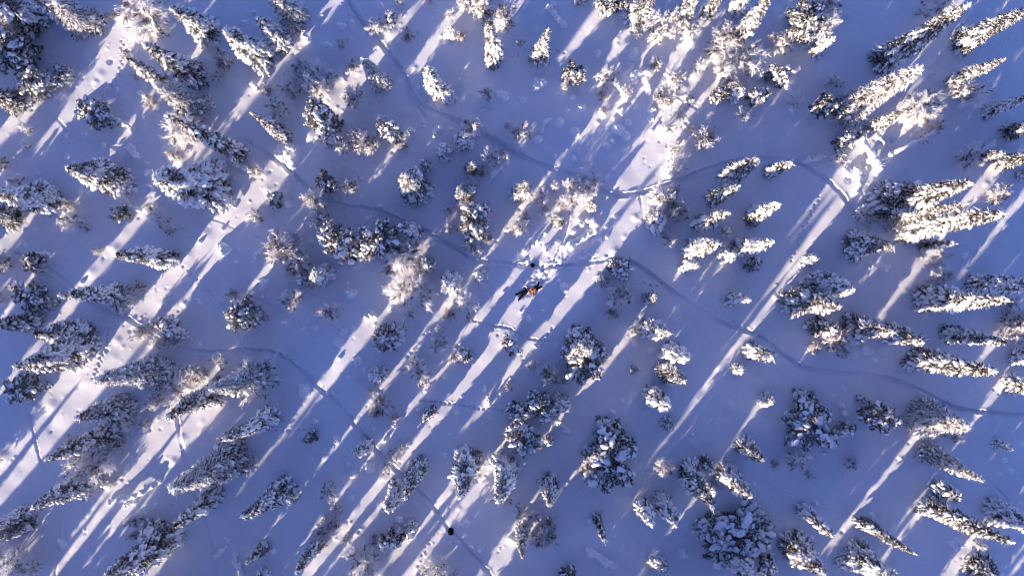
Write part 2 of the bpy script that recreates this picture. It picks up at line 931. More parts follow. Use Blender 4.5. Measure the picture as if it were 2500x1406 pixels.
TREEPOS="""
S -56.53 31.62 9.20 3.67
S -51.97 31.96 8.49 2.93
F -50.29 31.21 6.62 4.00
B -58.44 30.19 3.36 3.36
P -57.26 26.96 4.52 4.64
P -55.25 23.78 3.38 3.27
K -53.09 25.28 1.87 1.87
S -58.38 21.86 5.64 2.67
B -41.86 30.93 4.44 6.16
S -36.03 30.39 8.75 2.97
S -37.58 24.95 12.08 2.75
S -41.81 24.78 7.85 1.76
F -37.58 21.52 8.78 3.32
S -29.61 27.33 10.38 3.31
S -27.20 29.01 7.66 2.28
B -33.67 26.25 3.28 2.15
S -32.31 16.01 18.18 2.15
B -38.45 17.80 5.33 4.36
S -35.63 11.90 13.42 5.08
S -46.93 12.92 10.40 3.97
P -48.78 20.46 2.59 3.48
S -27.03 18.14 9.35 1.92
B -27.08 20.89 3.96 2.68
B -60.18 14.72 2.32 2.29
B -57.87 12.68 2.71 2.72
B -57.00 18.34 2.70 1.67
S -55.02 10.43 8.42 3.73
F -25.69 31.67 8.73 3.39
B -23.85 24.55 2.90 5.05
B -22.36 23.48 4.43 2.67
B -25.96 22.59 3.41 2.24
F -15.62 24.25 8.55 2.34
B -18.29 21.89 4.08 2.64
P -20.98 18.48 9.44 3.26
B -19.45 16.54 2.86 2.07
B -16.73 16.88 4.06 2.63
P -14.32 18.28 3.45 2.50
P -14.31 31.52 2.08 1.66
B -16.05 30.83 3.09 2.21
B -12.20 29.43 2.43 1.46
B -13.18 34.06 3.16 2.05
B -4.76 33.65 4.95 3.31
S -3.42 32.84 7.68 1.95
S -2.16 26.92 14.57 2.07
K -7.24 29.98 2.27 1.23
B -0.67 30.74 4.91 3.69
S -8.96 23.41 9.55 2.08
K -7.53 22.52 2.72 1.35
B -4.88 19.18 4.26 2.93
K -5.61 17.23 3.51 1.76
K -7.95 15.91 3.51 1.76
K -10.20 14.40 2.54 1.27
S -11.35 11.88 10.08 3.70
K -4.78 14.07 3.50 1.58
B -2.31 14.62 3.77 2.52
S -5.51 11.13 6.50 2.30
B 0.94 18.06 3.21 2.08
B -2.83 22.35 2.80 1.76
P -21.46 12.16 2.98 2.32
B -18.80 11.97 2.54 1.66
B -30.10 14.14 2.47 2.17
S 3.35 27.27 8.56 2.15
P 11.35 33.16 3.51 3.04
S 14.89 31.92 6.71 2.68
S 20.18 32.22 6.75 2.10
S 23.09 32.61 5.01 1.60
K 8.20 34.31 2.73 1.37
K 26.60 32.84 3.51 1.76
B 17.61 29.92 3.61 3.81
B 19.56 30.88 3.27 2.57
B 26.16 27.30 3.29 5.51
B 25.13 29.18 4.26 2.93
S 26.60 29.67 12.16 2.24
B 35.38 31.38 5.25 4.68
P 33.43 30.16 5.67 3.90
K 36.04 28.18 4.90 1.43
B 31.70 28.34 2.98 2.12
S 43.75 26.83 16.13 3.28
B 49.28 32.97 3.79 4.19
S 53.25 29.12 11.26 2.78
S 52.61 24.55 8.63 1.76
F 39.65 20.98 15.17 3.76
P 36.39 20.84 4.33 2.33
B 47.90 21.65 3.84 4.26
B 52.46 22.98 5.11 3.61
S 42.73 19.10 8.98 1.64
S 56.61 20.89 7.04 1.56
S 59.05 18.45 5.35 1.85
P 38.95 17.11 3.76 2.21
B 38.64 15.46 2.35 1.89
S 25.91 13.36 9.20 2.52
K 30.65 13.76 7.37 1.41
B 53.44 14.88 4.63 3.22
K 55.39 15.37 4.41 1.37
S 57.90 14.74 4.68 1.94
K 60.51 13.42 2.34 1.17
P 31.00 24.70 3.43 2.27
B 33.09 21.52 2.92 1.85
P 24.10 22.52 2.39 1.89
K 26.27 22.79 2.22 1.61
P 28.83 22.36 2.44 2.17
B 27.23 20.50 2.10 1.83
B 18.90 23.43 4.44 3.08
B 17.52 22.04 2.58 2.22
B 11.40 24.22 3.47 2.71
B 10.91 20.60 1.74 1.45
P 7.36 24.76 3.66 2.34
B 22.45 17.47 3.77 2.54
B 18.25 18.83 3.27 1.81
B 19.14 13.87 3.02 2.42
B 7.27 11.57 5.03 3.82
S 1.05 11.08 7.35 2.17
B 3.21 10.49 2.07 2.10
K 23.67 10.39 9.45 1.76
B 17.39 9.64 5.28 3.60
B 18.85 9.28 3.72 2.25
K 9.34 9.61 2.08 1.20
B 1.18 6.57 3.43 2.12
K 5.44 7.83 2.56 1.41
K 16.87 7.61 4.13 2.05
B 18.15 5.90 3.16 2.05
K 22.20 7.61 9.70 1.85
K 28.38 8.77 9.02 1.41
K 28.48 8.01 5.29 1.51
S 21.25 4.54 11.76 2.35
K 20.91 2.67 4.24 1.56
S 26.99 4.62 10.52 1.87
K 25.24 3.75 3.82 1.40
K 28.40 2.82 3.60 1.68
K 25.20 6.68 1.99 1.19
K 26.00 -1.19 6.63 1.42
K 16.26 -1.15 3.35 1.46
P 12.52 2.23 2.98 2.45
K 10.74 0.94 2.58 1.16
B 12.20 -0.59 4.26 2.93
P -0.14 -6.76 3.23 2.07
P 8.12 -7.94 5.08 5.08
S 7.85 -6.65 10.81 3.31
K 10.32 -8.17 3.30 1.72
B 4.15 -10.20 3.41 2.24
S 16.30 -4.91 10.40 2.19
B 14.54 -5.23 2.34 1.60
K 18.53 -7.38 9.42 1.85
S 18.22 -9.90 11.34 2.33
B 14.39 -9.34 1.90 1.67
K 26.65 -9.58 2.29 1.31
K 28.29 -7.42 8.23 1.83
S 44.16 9.91 16.29 4.29
S 46.85 7.08 16.82 3.03
F 46.36 8.20 11.75 2.93
B 41.05 8.18 3.25 2.15
S 40.18 5.01 9.16 2.88
B 45.87 6.00 2.31 1.37
K 48.57 5.02 6.75 1.19
B 50.70 4.09 1.97 1.70
K 35.23 3.34 2.43 1.39
S 36.05 0.36 9.51 3.29
S 33.67 -1.65 11.64 3.52
K 35.79 -4.53 5.04 2.18
B 37.58 -6.30 4.26 2.93
S 40.36 -4.64 8.29 3.05
K 44.43 -5.43 7.40 1.98
S 47.97 -8.50 13.67 2.87
S 51.64 -5.44 11.34 2.01
S 48.91 -1.45 13.72 2.81
B 49.86 0.91 3.51 2.49
S 55.00 0.43 10.62 2.44
B 58.56 -3.37 4.26 2.93
B 59.30 -5.29 3.01 2.61
K 60.02 -7.91 4.04 1.95
K 59.20 -11.44 3.69 2.06
B 56.79 10.56 3.25 2.36
P 34.35 -15.72 2.85 5.37
P 36.54 -17.26 2.64 2.65
K 30.00 -13.20 2.87 1.39
P 38.80 -16.37 2.63 1.81
P 42.32 -14.78 4.38 3.53
F 48.21 -15.08 8.91 4.16
F 49.01 -19.58 10.32 2.54
K 50.41 -23.63 5.03 1.67
K 57.82 -18.53 2.80 0.99
S 49.45 -25.86 12.94 2.77
S 57.25 -26.36 7.28 2.69
S 41.63 -27.80 10.20 1.65
K 34.37 -26.27 8.77 1.40
S 33.25 -30.60 8.98 3.50
S 40.67 -31.55 9.67 3.24
S 55.24 -32.87 3.75 3.00
B 33.14 -20.40 4.08 2.45
B 39.94 -20.95 2.36 2.23
K 39.03 -32.29 2.81 1.37
P 3.32 -13.62 4.88 3.32
P 0.59 -14.35 3.43 2.24
P 1.22 -17.19 5.00 3.67
K 5.74 -13.54 3.44 1.72
K 4.47 -18.11 2.21 1.07
P 11.34 -19.80 3.44 6.49
S 9.65 -21.72 3.32 3.19
B 17.73 -21.23 4.47 2.70
S 20.57 -21.80 11.23 2.67
K 16.48 -12.62 8.71 2.04
K 18.31 -15.99 2.58 1.33
S 27.34 -18.69 6.87 1.96
K 22.77 -20.53 4.27 1.44
S 25.25 -21.93 8.82 2.47
K 23.37 -23.70 2.39 1.33
S 17.66 -25.18 9.18 2.13
K 15.25 -25.50 7.25 1.63
K 9.97 -27.09 8.51 1.04
P 26.09 -28.70 3.44 7.18
S 23.62 -28.24 4.44 3.59
S 26.16 -31.60 7.90 3.26
P 29.74 -32.51 2.56 2.02
S 4.46 -23.16 9.56 2.48
B 1.16 -26.21 2.78 2.15
B 4.08 -28.92 2.71 2.69
S 1.14 -28.65 9.21 1.61
S -0.79 -21.19 15.26 2.89
P 6.34 -33.66 3.16 2.02
K 17.28 -32.49 3.16 1.63
S -5.22 -20.30 14.51 3.40
S -11.15 -21.27 10.25 2.30
S -13.48 -23.91 8.88 2.16
P -14.00 -29.01 3.72 2.37
K -12.04 -28.14 2.44 1.29
B -17.63 -31.85 5.02 4.07
S -22.92 -30.04 9.39 1.72
B -21.25 -27.67 2.68 2.46
B -21.41 -23.08 3.76 2.50
K -17.32 -18.65 5.73 1.51
P -23.75 -17.57 1.78 1.42
B -15.23 -13.97 2.80 2.67
P -9.77 -14.62 2.28 1.71
B -14.13 -19.47 1.99 1.78
B -8.57 -33.28 4.27 3.80
B -0.69 -24.56 2.51 1.36
S -28.40 -15.13 14.17 2.19
S -26.86 -23.75 11.73 2.89
K -29.47 -30.82 5.80 1.30
K -29.51 -34.30 3.43 1.74
P -57.04 -11.63 2.91 3.56
F -45.82 -13.36 7.46 2.03
S -45.86 -13.74 9.21 2.48
B -39.15 -10.95 2.43 5.17
F -41.72 -9.65 13.27 3.55
S -35.28 -12.39 11.68 2.91
B -30.16 -9.86 3.64 5.47
F -29.89 -10.54 12.18 3.44
S -47.84 -17.40 10.93 2.34
B -45.38 -15.96 4.14 2.83
B -48.29 -20.25 5.90 4.33
B -51.57 -18.05 2.56 1.92
S -50.27 -22.74 9.95 2.57
B -50.43 -24.25 2.54 2.51
S -57.48 -26.53 6.28 1.67
S -57.47 -27.87 6.47 2.24
B -58.65 -31.65 4.50 4.64
F -32.83 -19.76 15.85 4.34
S -32.41 -21.01 7.90 2.22
S -35.29 -24.63 11.02 2.35
S -41.17 -29.56 11.96 4.27
B -43.74 -27.47 3.18 2.15
B -60.78 -19.96 1.91 1.74
S -59.38 8.36 3.93 2.59
B -51.48 8.20 3.89 2.64
B -41.40 7.73 3.15 2.98
P -46.08 8.64 2.15 1.86
S -40.69 3.41 13.05 2.40
S -46.36 -0.73 11.10 2.34
B -45.33 -1.07 2.97 2.37
P -55.73 3.06 2.98 1.86
B -59.96 2.98 3.30 2.84
P -55.99 -1.04 3.10 3.30
B -60.53 -1.44 2.44 2.06
S -57.06 -4.05 6.00 2.16
S -51.03 -5.22 8.89 2.96
S -50.57 -7.19 10.20 3.28
S -51.79 -8.44 11.15 2.63
B -43.73 -5.13 3.48 1.90
P -39.60 -4.64 4.05 2.44
P -31.05 -3.09 5.10 3.24
B -29.77 -3.03 3.41 2.24
B -29.77 8.04 3.42 1.93
B -26.96 4.60 4.93 3.61
P -27.65 10.27 2.75 1.65
B -22.51 9.62 4.49 2.80
B -22.03 8.00 2.73 2.82
P -19.60 5.21 6.50 4.19
P -15.13 5.42 6.20 4.29
S -11.78 6.43 6.69 2.41
B -13.29 4.32 5.90 3.91
K -10.02 2.73 3.91 1.73
B -11.69 -0.38 4.61 4.63
B -24.50 3.53 3.60 2.93
K -22.20 1.51 3.90 1.95
K -24.64 1.02 2.73 1.37
B -25.47 -1.71 4.14 2.83
B -20.98 -3.27 3.77 2.54
S -14.79 -5.94 3.93 2.94
K -7.26 0.61 3.59 2.10
K -3.59 1.49 2.57 1.39
B -5.51 -2.28 3.56 3.25
B -8.56 -6.31 3.57 2.27
K -5.68 -7.97 3.34 1.73
B -11.07 -9.81 4.30 2.87
K -15.78 -10.18 3.26 1.77
B -11.96 -3.37 2.19 1.27
P -4.39 7.54 5.46 3.82
B -5.60 10.04 3.07 2.13
B -4.34 4.30 3.01 2.42
B -59.84 31.49 2.24 2.14
B -55.42 22.58 1.61 1.34
B -52.27 25.31 1.36 1.13
B -57.50 16.66 1.37 1.19
B -45.67 27.76 2.24 1.22
B -42.76 21.83 1.61 1.52
B -44.42 24.79 1.89 0.90
B -34.65 25.03 2.31 1.37
B -31.48 28.45 1.82 0.98
B -29.09 23.38 1.54 1.29
B -35.96 18.13 1.74 1.47
B -39.61 15.33 2.09 1.72
B -33.92 13.32 2.43 1.46
B -24.64 26.01 2.67 1.66
B -21.07 25.12 2.31 1.94
B -25.38 23.81 2.43 1.46
B -20.25 28.94 1.94 1.07
B -18.76 26.10 1.51 1.42
B -22.76 22.93 2.68 1.85
B -18.30 18.10 2.70 1.60
B -14.98 18.94 2.77 1.79
B -13.01 16.88 2.23 1.54
B -7.31 32.09 1.62 1.16
B -9.76 33.82 2.31 1.37
B -3.17 31.38 2.43 1.46
B -6.01 29.63 1.74 1.10
B 0.98 28.94 2.31 1.37
B -4.88 12.10 2.43 1.46
B -1.54 15.82 2.25 1.45
B -3.42 13.57 2.06 1.17
B 1.93 17.94 1.94 1.10
B -0.49 19.18 1.82 0.98
B 13.50 22.52 2.53 1.75
B 10.59 22.67 1.81 1.29
B 6.59 23.81 2.19 1.27
B 14.88 29.67 2.06 1.17
B 20.85 30.00 2.88 1.76
B 23.60 27.81 2.29 2.16
B 24.29 25.71 3.57 2.20
B 21.70 25.57 2.68 1.69
B 20.65 22.23 2.82 1.62
B 16.96 26.12 2.14 1.47
B 19.72 20.29 1.88 1.32
B 21.25 18.97 1.51 1.29
B 23.42 18.20 2.19 1.27
B 25.38 23.81 2.67 1.66
B 28.06 25.28 2.67 1.66
B 30.74 28.94 2.43 1.46
B 9.85 12.62 2.69 1.71
B 6.28 10.11 2.44 2.06
B 9.00 11.00 1.75 1.56
B 4.83 11.57 2.57 1.31
B 3.75 9.20 2.31 1.43
B 1.67 8.10 1.62 1.24
B 0.08 6.79 2.22 1.21
B 16.28 8.33 2.92 1.74
B 19.03 11.13 2.80 1.76
B 19.76 8.44 2.43 1.46
B 19.28 16.08 2.49 1.87
B -7.32 8.93 2.19 1.27
B -7.08 6.98 2.43 1.46
B -2.79 5.86 2.57 1.32
B -23.91 10.88 2.67 1.66
B -23.18 6.98 2.80 1.76
B -16.84 4.05 2.92 1.85
B -14.12 2.32 2.75 2.22
B -10.85 2.24 2.73 2.13
B -10.25 -0.59 2.67 1.66
B -13.40 -1.34 1.74 1.75
B -25.86 2.10 2.67 1.66
B -23.42 0.15 2.43 1.46
B -28.41 3.71 1.78 1.37
B -25.62 6.00 2.19 1.27
B -7.39 -3.03 1.71 1.53
B -5.06 -3.39 2.23 1.31
B -8.74 -5.19 1.97 1.34
B -7.00 -8.18 1.46 1.21
B -11.34 -8.87 1.85 1.53
B -10.24 -11.21 1.69 1.39
B 10.66 0.95 2.12 1.46
B 13.42 -1.81 2.67 1.66
B 11.71 -3.03 2.31 1.37
B 13.66 3.07 2.06 1.17
B -29.04 -3.76 2.43 1.46
B -32.69 -3.93 1.86 1.41
B -32.90 -0.57 1.96 1.10
B -43.08 -4.43 2.64 1.55
B -41.63 -6.73 2.43 1.85
B -39.77 -6.20 2.67 1.66
B -54.85 -2.07 1.76 1.53
B -57.82 -0.19 2.77 1.72
B -55.14 2.59 2.19 1.27
B -50.51 6.98 2.43 1.46
B -52.18 9.73 2.28 1.32
B -40.02 6.49 2.43 1.46
B -42.47 9.25 2.13 1.30
B -45.67 -1.96 2.73 1.69
B -43.88 0.18 2.06 1.54
B -48.82 4.61 2.14 1.23
B -16.68 -12.29 2.25 1.26
B -13.90 -15.11 2.24 1.17
B -16.03 -14.74 1.77 1.45
B -13.14 -18.95 2.03 1.24
B -14.88 -21.13 1.66 1.32
B 0.49 -19.37 2.06 1.17
B -0.47 -11.61 2.02 1.05
B 2.52 -9.29 2.52 1.48
B 6.10 -11.08 2.43 1.46
B -20.58 -26.05 1.82 1.39
B -22.11 -28.78 1.76 1.51
B -19.40 -29.25 2.35 1.52
B -16.55 -33.14 2.57 1.99
B -19.93 -34.20 3.07 1.96
B -16.16 -29.77 1.68 1.48
B -6.93 -34.10 1.80 1.59
B -10.17 -32.82 1.73 1.37
B 2.82 -27.04 2.61 1.66
B 4.32 -27.60 2.00 1.52
B 2.61 -29.78 2.11 1.48
B -44.08 -29.17 2.57 1.53
B -47.15 -22.97 1.43 1.13
B -46.36 -18.40 2.43 1.46
B -43.41 -15.85 1.97 1.60
B -47.40 -14.15 1.74 1.38
B -41.50 -12.88 3.82 2.22
B -36.53 -10.21 3.33 2.17
B -34.06 -8.63 2.76 1.87
B -43.57 -9.87 2.33 1.98
B -31.67 -12.90 2.18 2.17
B -32.84 -17.14 1.71 1.54
B -30.43 -20.58 1.90 1.44
B -60.39 -29.42 2.66 1.99
B -56.34 -32.87 2.04 1.51
B 49.51 21.51 2.10 1.96
B 51.24 24.30 2.80 1.76
B 46.52 19.92 2.03 1.74
B 53.92 22.84 2.19 1.27
B 50.02 18.69 2.31 1.37
B 48.31 17.47 2.06 1.17
B 37.82 24.30 2.80 1.76
B 35.62 31.87 3.04 1.95
B 37.09 32.84 2.80 1.76
B 58.56 -1.81 2.67 1.66
B 59.74 -4.13 2.17 1.56
B 57.77 -5.57 1.62 1.29
B 51.24 1.61 2.19 1.27
B 48.80 0.15 2.67 1.66
B 49.99 2.77 1.43 1.21
B 38.84 -7.51 2.36 1.53
B 35.76 -7.20 1.99 1.56
B 44.41 6.98 2.43 1.46
B 48.58 3.90 2.00 1.06
B 42.46 7.71 1.82 0.98
B 49.37 -16.65 2.15 1.79
B 52.29 -17.62 2.48 1.68
B 47.53 -14.84 2.22 1.32
B 34.94 -21.93 2.01 1.18
B 31.06 -20.65 1.71 0.90
B 54.95 -29.99 2.18 1.24
B 44.02 -33.72 2.56 1.85
"""
# ------------------------------------------------------------------ materials
def mat(name, col, rough=0.7, var=None, scale=6.0, bump=0.0, bscale=20.0, spec=0.3, detail=4.0, sss=0.0):
    m = bpy.data.materials.new(name); m.use_nodes = True
    nt = m.node_tree; p = nt.nodes['Principled BSDF']
    p.inputs['Base Color'].default_value = (*col, 1)
    p.inputs['Roughness'].default_value = rough
    p.inputs['Specular IOR Level'].default_value = spec
    geo = nt.nodes.new('ShaderNodeNewGeometry')
    if var:
        n = nt.nodes.new('ShaderNodeTexNoise'); n.inputs['Scale'].default_value = scale
        n.inputs['Detail'].default_value = detail
        r = nt.nodes.new('ShaderNodeValToRGB')
        r.color_ramp.elements[0].position = 0.35; r.color_ramp.elements[0].color = (*col, 1)
        r.color_ramp.elements[1].position = 0.65; r.color_ramp.elements[1].color = (*var, 1)
        nt.links.new(geo.outputs['Position'], n.inputs['Vector'])
        nt.links.new(n.outputs['Fac'], r.inputs['Fac'])
        nt.links.new(r.outputs['Color'], p.inputs['Base Color'])
    if bump:
        n2 = nt.nodes.new('ShaderNodeTexNoise'); n2.inputs['Scale'].default_value = bscale
        n2.inputs['Detail'].default_value = 5.0
        b = nt.nodes.new('ShaderNodeBump'); b.inputs['Strength'].default_value = 1.0
        b.inputs['Distance'].default_value = bump
        nt.links.new(geo.outputs['Position'], n2.inputs['Vector'])
        nt.links.new(n2.outputs['Fac'], b.inputs['Height'])
        nt.links.new(b.outputs['Normal'], p.inputs['Normal'])
    return m

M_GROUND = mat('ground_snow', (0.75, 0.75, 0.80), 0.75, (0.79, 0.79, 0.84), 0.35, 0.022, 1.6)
M_SNOW = mat('crown_snow', (0.88, 0.88, 0.90), 0.65, (0.93, 0.93, 0.95), 1.5, 0.03, 7.0)  # paler than ground snow: stronger light on the mounds put into the colour
M_FOL = mat('needles', (0.022, 0.016, 0.011), 0.7, (0.075, 0.046, 0.028), 0.8)
M_FOLD = mat('dark_needles', (0.018, 0.017, 0.012), 0.7, (0.050, 0.038, 0.024), 0.9)
M_FROST = mat('rime', (0.90, 0.88, 0.89), 0.7, (0.95, 0.94, 0.96), 1.2)
M_FROSTD = mat('thin_rime', (0.72, 0.68, 0.68), 0.7, (0.88, 0.86, 0.87), 0.9)
M_BARK = mat('bark', (0.10, 0.075, 0.058), 0.85, (0.20, 0.16, 0.13), 4.0)
M_BIRCHB = mat('birch_bark', (0.07, 0.05, 0.045), 0.8, (0.22, 0.17, 0.15), 2.0)

# ------------------------------------------------------------------ mesh helpers (all triangles, numpy)
def ico(sub):
    t = (1 + 5 ** .5) / 2
    v = [(-1,t,0),(1,t,0),(-1,-t,0),(1,-t,0),(0,-1,t),(0,1,t),(0,-1,-t),(0,1,-t),(t,0,-1),(t,0,1),(-t,0,-1),(-t,0,1)]
    f = [(0,11,5),(0,5,1),(0,1,7),(0,7,10),(0,10,11),(1,5,9),(5,11,4),(11,10,2),(10,7,6),(7,1,8),(3,9,4),(3,4,2),(3,2,6),(3,6,8),(3,8,9),(4,9,5),(2,4,11),(6,2,10),(8,6,7),(9,8,1)]
    v = [np.array(a, float) / np.linalg.norm(a) for a in v]
    for _ in range(sub):
        cache = {}; nf = []
        def mid(a, b):
            k = (min(a, b), max(a, b))
            if k not in cache:
                p = v[a] + v[b]; v.append(p / np.linalg.norm(p)); cache[k] = len(v) - 1
            return cache[k]
        for a, b, c in f:
            ab, bc, ca = mid(a, b), mid(b, c), mid(c, a)
            nf += [(a, ab, ca), (b, bc, ab), (c, ca, bc), (ab, bc, ca)]
        f = nf
    return np.array(v), np.array(f)

def blob(sub, rng, amp=0.22, k=2.6):
    v, f = ico(sub); r = np.ones(len(v))
    for i in range(5):
        kk = rng.normal(0, k, 3); r += amp / 2.2 * np.sin(v @ kk + rng.uniform(0, 6.28))
    v = v * r[:, None]
    v[:, 2] = np.where(v[:, 2] < 0, v[:, 2] * 0.6, v[:, 2])
    return v, f

BLOBS1 = [blob(1, RNG) for _ in range(8)]
BLOBS2 = [blob(2, RNG, 0.26) for _ in range(8)]
BLOBS3 = [blob(3, RNG, 0.20) for _ in range(6)]

class MB:
    def __init__(s): s.v, s.f, s.n = [], [], 0
    def add(s, v, f):
        s.v.append(v); s.f.append(f + s.n); s.n += len(v)
    def blobs(s, pos, ax, lib, rng):
        """pos (N,3), ax (N,3,3) rows are the scaled local axes"""
        pick = rng.integers(0, len(lib), len(pos))
        for i in range(len(lib)):
            m = pick == i
            if not m.any(): continue
            bv, bf = lib[i]
            V = np.einsum('vk,nkj->nvj', bv, ax[m]) + pos[m][:, None, :]
            F = (bf[None] + (np.arange(m.sum()) * len(bv))[:, None, None]).reshape(-1, 3)
            s.add(V.reshape(-1, 3), F)
    def spikes(s, p, d, w, rng):
        """thin flat triangles from p along d, base width w"""
        n = len(p)
        r = rng.normal(size=(n, 3)); c = np.cross(d, r); c /= np.linalg.norm(c, axis=1)[:, None] + 1e-9
        c *= (np.ones(n) * w)[:, None] / 2
        V = np.stack([p - c, p + c, p + d + c * .25, p + d - c * .25], 1).reshape(-1, 3)
        k = np.arange(n)[:, None] * 4
        s.add(V, np.concatenate([k + [0, 1, 2], k + [0, 2, 3]]))
    def tubes(s, a, b, ra, rb, sides=3):
        a = np.array(a, float); b = np.array(b, float); n = len(a)
        ra = np.ones(n) * ra; rb = np.ones(n) * rb
        d = b - a; d /= np.linalg.norm(d, axis=1)[:, None] + 1e-9
        ref = np.where(np.abs(d[:, 2:3]) > .9, [[1., 0, 0]], [[0, 0, 1.]])
        u = np.cross(d, ref); u /= np.linalg.norm(u, axis=1)[:, None]; w = np.cross(d, u)
        ang = np.arange(sides) / sides * 2 * np.pi
        ring = u[:, None, :] * np.cos(ang)[None, :, None] + w[:, None, :] * np.sin(ang)[None, :, None]
        V = np.concatenate([a[:, None] + ring * ra[:, None, None], b[:, None] + ring * rb[:, None, None]], 1)
        F = []
        for i in range(sides):
            j = (i + 1) % sides
            F += [(i, j, sides + j), (i, sides + j, sides + i)]
        for i in range(1, sides - 1): F += [(sides, sides + i, sides + i + 1)]
        F = np.array(F)
        s.add(V.reshape(-1, 3), (F[None] + (np.arange(n) * 2 * sides)[:, None, None]).reshape(-1, 3))
    def mesh(s, name, m, smooth=True):
        v = np.concatenate(s.v).astype(np.float32); f = np.concatenate(s.f).astype(np.int32)
        me = bpy.data.meshes.new(name)
        me.vertices.add(len(v)); me.vertices.foreach_set('co', v.ravel())
        me.loops.add(len(f) * 3); me.loops.foreach_set('vertex_index', f.ravel())
        me.polygons.add(len(f)); me.polygons.foreach_set('loop_start', np.arange(len(f), dtype=np.int32) * 3)
        if smooth: me.polygons.foreach_set('use_smooth', np.ones(len(f), bool))
        me.update(calc_edges=True)
        me.materials.append(m)
        return me

def obj(name, me, parent=None, loc=(0, 0, 0)):
    o = bpy.data.objects.new(name, me); COL.objects.link(o); o.location = loc
    if parent: o.parent = parent
    return o

def empty(name, loc):
    o = bpy.data.objects.new(name, None); o.empty_display_size = 0.3
    COL.objects.link(o); o.location = loc
    return o

def tag(o, label, cat, group=None):
    o['label'] = label; o['category'] = cat
    if group: o['group'] = group

def remeshed(name, b, m, vox, smooth):
    me = b.mesh(name, m); o = bpy.data.objects.new(name, me); COL.objects.link(o)
    md = o.modifiers.new('r', 'REMESH'); md.mode = 'VOXEL'; md.voxel_size = vox
    ms = o.modifiers.new('s', 'SMOOTH'); ms.iterations = smooth; ms.factor = .5
    ev = o.evaluated_get(bpy.context.evaluated_depsgraph_get())
    out = bpy.data.meshes.new_from_object(ev); bpy.data.objects.remove(o); bpy.data.meshes.remove(me)
    out.name = name; out.polygons.foreach_set('use_smooth', np.ones(len(out.polygons), bool))
    if not out.materials: out.materials.append(m)
    return out

def fused(name, caps, m, parent, vox=.012, smooth=4):
    """capsules (a, b, ra, rb) and ellipsoids fused by voxel remesh into one continuous surface"""
    b = MB(); sv, sf = ico(2)
    for a, c, ra, rb in caps:
        a, c = np.array(a, float), np.array(c, float); n = max(2, int(np.linalg.norm(c - a) / (min(ra, rb) * .35)) + 1)
        for t in np.linspace(0, 1, n):
            b.add(sv * (ra + (rb - ra) * t) + a + (c - a) * t, sf)
    me = b.mesh(name, m); o = bpy.data.objects.new(name, me); COL.objects.link(o)
    md = o.modifiers.new('r', 'REMESH'); md.mode = 'VOXEL'; md.voxel_size = vox
    ms = o.modifiers.new('s', 'SMOOTH'); ms.iterations = smooth; ms.factor = .5
    dg = bpy.context.evaluated_depsgraph_get(); ev = o.evaluated_get(dg)
    out = bpy.data.meshes.new_from_object(ev); out.name = name
    o.modifiers.clear(); o.data = out
    if len(out.polygons) == 0: raise RuntimeError(name)
    out.polygons.foreach_set('use_smooth', np.ones(len(out.polygons), bool))
    if not out.materials: out.materials.append(m)
    bpy.data.meshes.remove(me); o.parent = parent
    return o

# ------------------------------------------------------------------ ground: one sheet, fine in view, coarse to the horizon
def axis(half, step):
    a = list(np.arange(-half, half + 1e-6, step)); x = a[-1]; d = step
    while x < 1500:
        d *= 1.18; x += d; a.append(x); a.insert(0, -x)
    return np.array(a)
GX, GY = axis(64.0, 0.125), axis(37.5, 0.125)

def fnoise(x, y, n, lo, hi, seed):
    r = np.random.default_rng(seed); out = np.zeros(np.broadcast(x, y).shape)
    for i in range(n):
        k = 2 * np.pi / r.uniform(lo, hi); a = r.uniform(0, np.pi * 2)
        out += np.sin(k * (x * np.cos(a) + y * np.sin(a)) + r.uniform(0, 6.28))
    return out / math.sqrt(n)

def base_h(x, y):
    far = np.clip(np.hypot(x, y) / 120, 1, 6)
    return (0.085 * fnoise(x, y, 9, 9, 26, 1) + 0.022 * fnoise(x, y, 10, 2.4, 7, 2)) * far

X2, Y2 = np.meshgrid(GX, GY)
Z2 = base_h(X2, Y2)
def window(cx, cy, r):
    i0, i1 = np.searchsorted(GX, [cx - r, cx + r]); j0, j1 = np.searchsorted(GY, [cy - r, cy + r])
    return slice(j0, j1), slice(i0, i1)
def press(cx, cy, r, dz, p=2):
    w = window(cx, cy, r * 2.2); d = np.hypot(X2[w] - cx, Y2[w] - cy)
    Z2[w] += dz * np.exp(-(d / r) ** p)

# heaped snow under the bigger trees and low buried hummocks
for l in TREEPOS.strip().split('\n'):
    k, x, y, h, w = l.split(); x, y, w = float(x), float(y), float(w)
    if w > 1.6: press(x, y, w * 0.42, RNG.uniform(.08, .30))
for i in range(1100):
    press(RNG.uniform(-61, 61), RNG.uniform(-34, 34), RNG.uniform(.2, .8), RNG.uniform(-.06, .14))
for l in TREEPOS.strip().split('\n'):      # fallen clumps and dents round every tree
    k, x, y, h, w = l.split(); x, y, w = float(x), float(y), float(w)
    for q in range(5):
        a = RNG.uniform(0, 6.28); d_ = w * RNG.uniform(.45, .95)
        press(x + d_ * math.cos(a), y + d_ * math.sin(a), RNG.uniform(.10, .26), RNG.choice([-.10, .08, .05]), 3)
for i in range(1500):
    press(RNG.uniform(-61, 61), RNG.uniform(-34, 34), RNG.uniform(.08, .16), RNG.choice([-.05, .05, -.08]))

def smooth_line(p, n=8):
    p = np.array(p, float).reshape(-1, 2)
    q = np.concatenate([p[:1] * 2 - p[1:2], p, p[-1:] * 2 - p[-2:-1]]); out = []
    for i in range(1, len(q) - 2):
        for t in np.arange(n) / n:
            a, b, c, d = q[i-1], q[i], q[i+1], q[i+2]
            out.append(.5 * ((2*b) + (c-a)*t + (2*a-5*b+4*c-d)*t*t + (3*b-a-3*c+d)*t**3))
    out.append(p[-1]); return np.array(out)

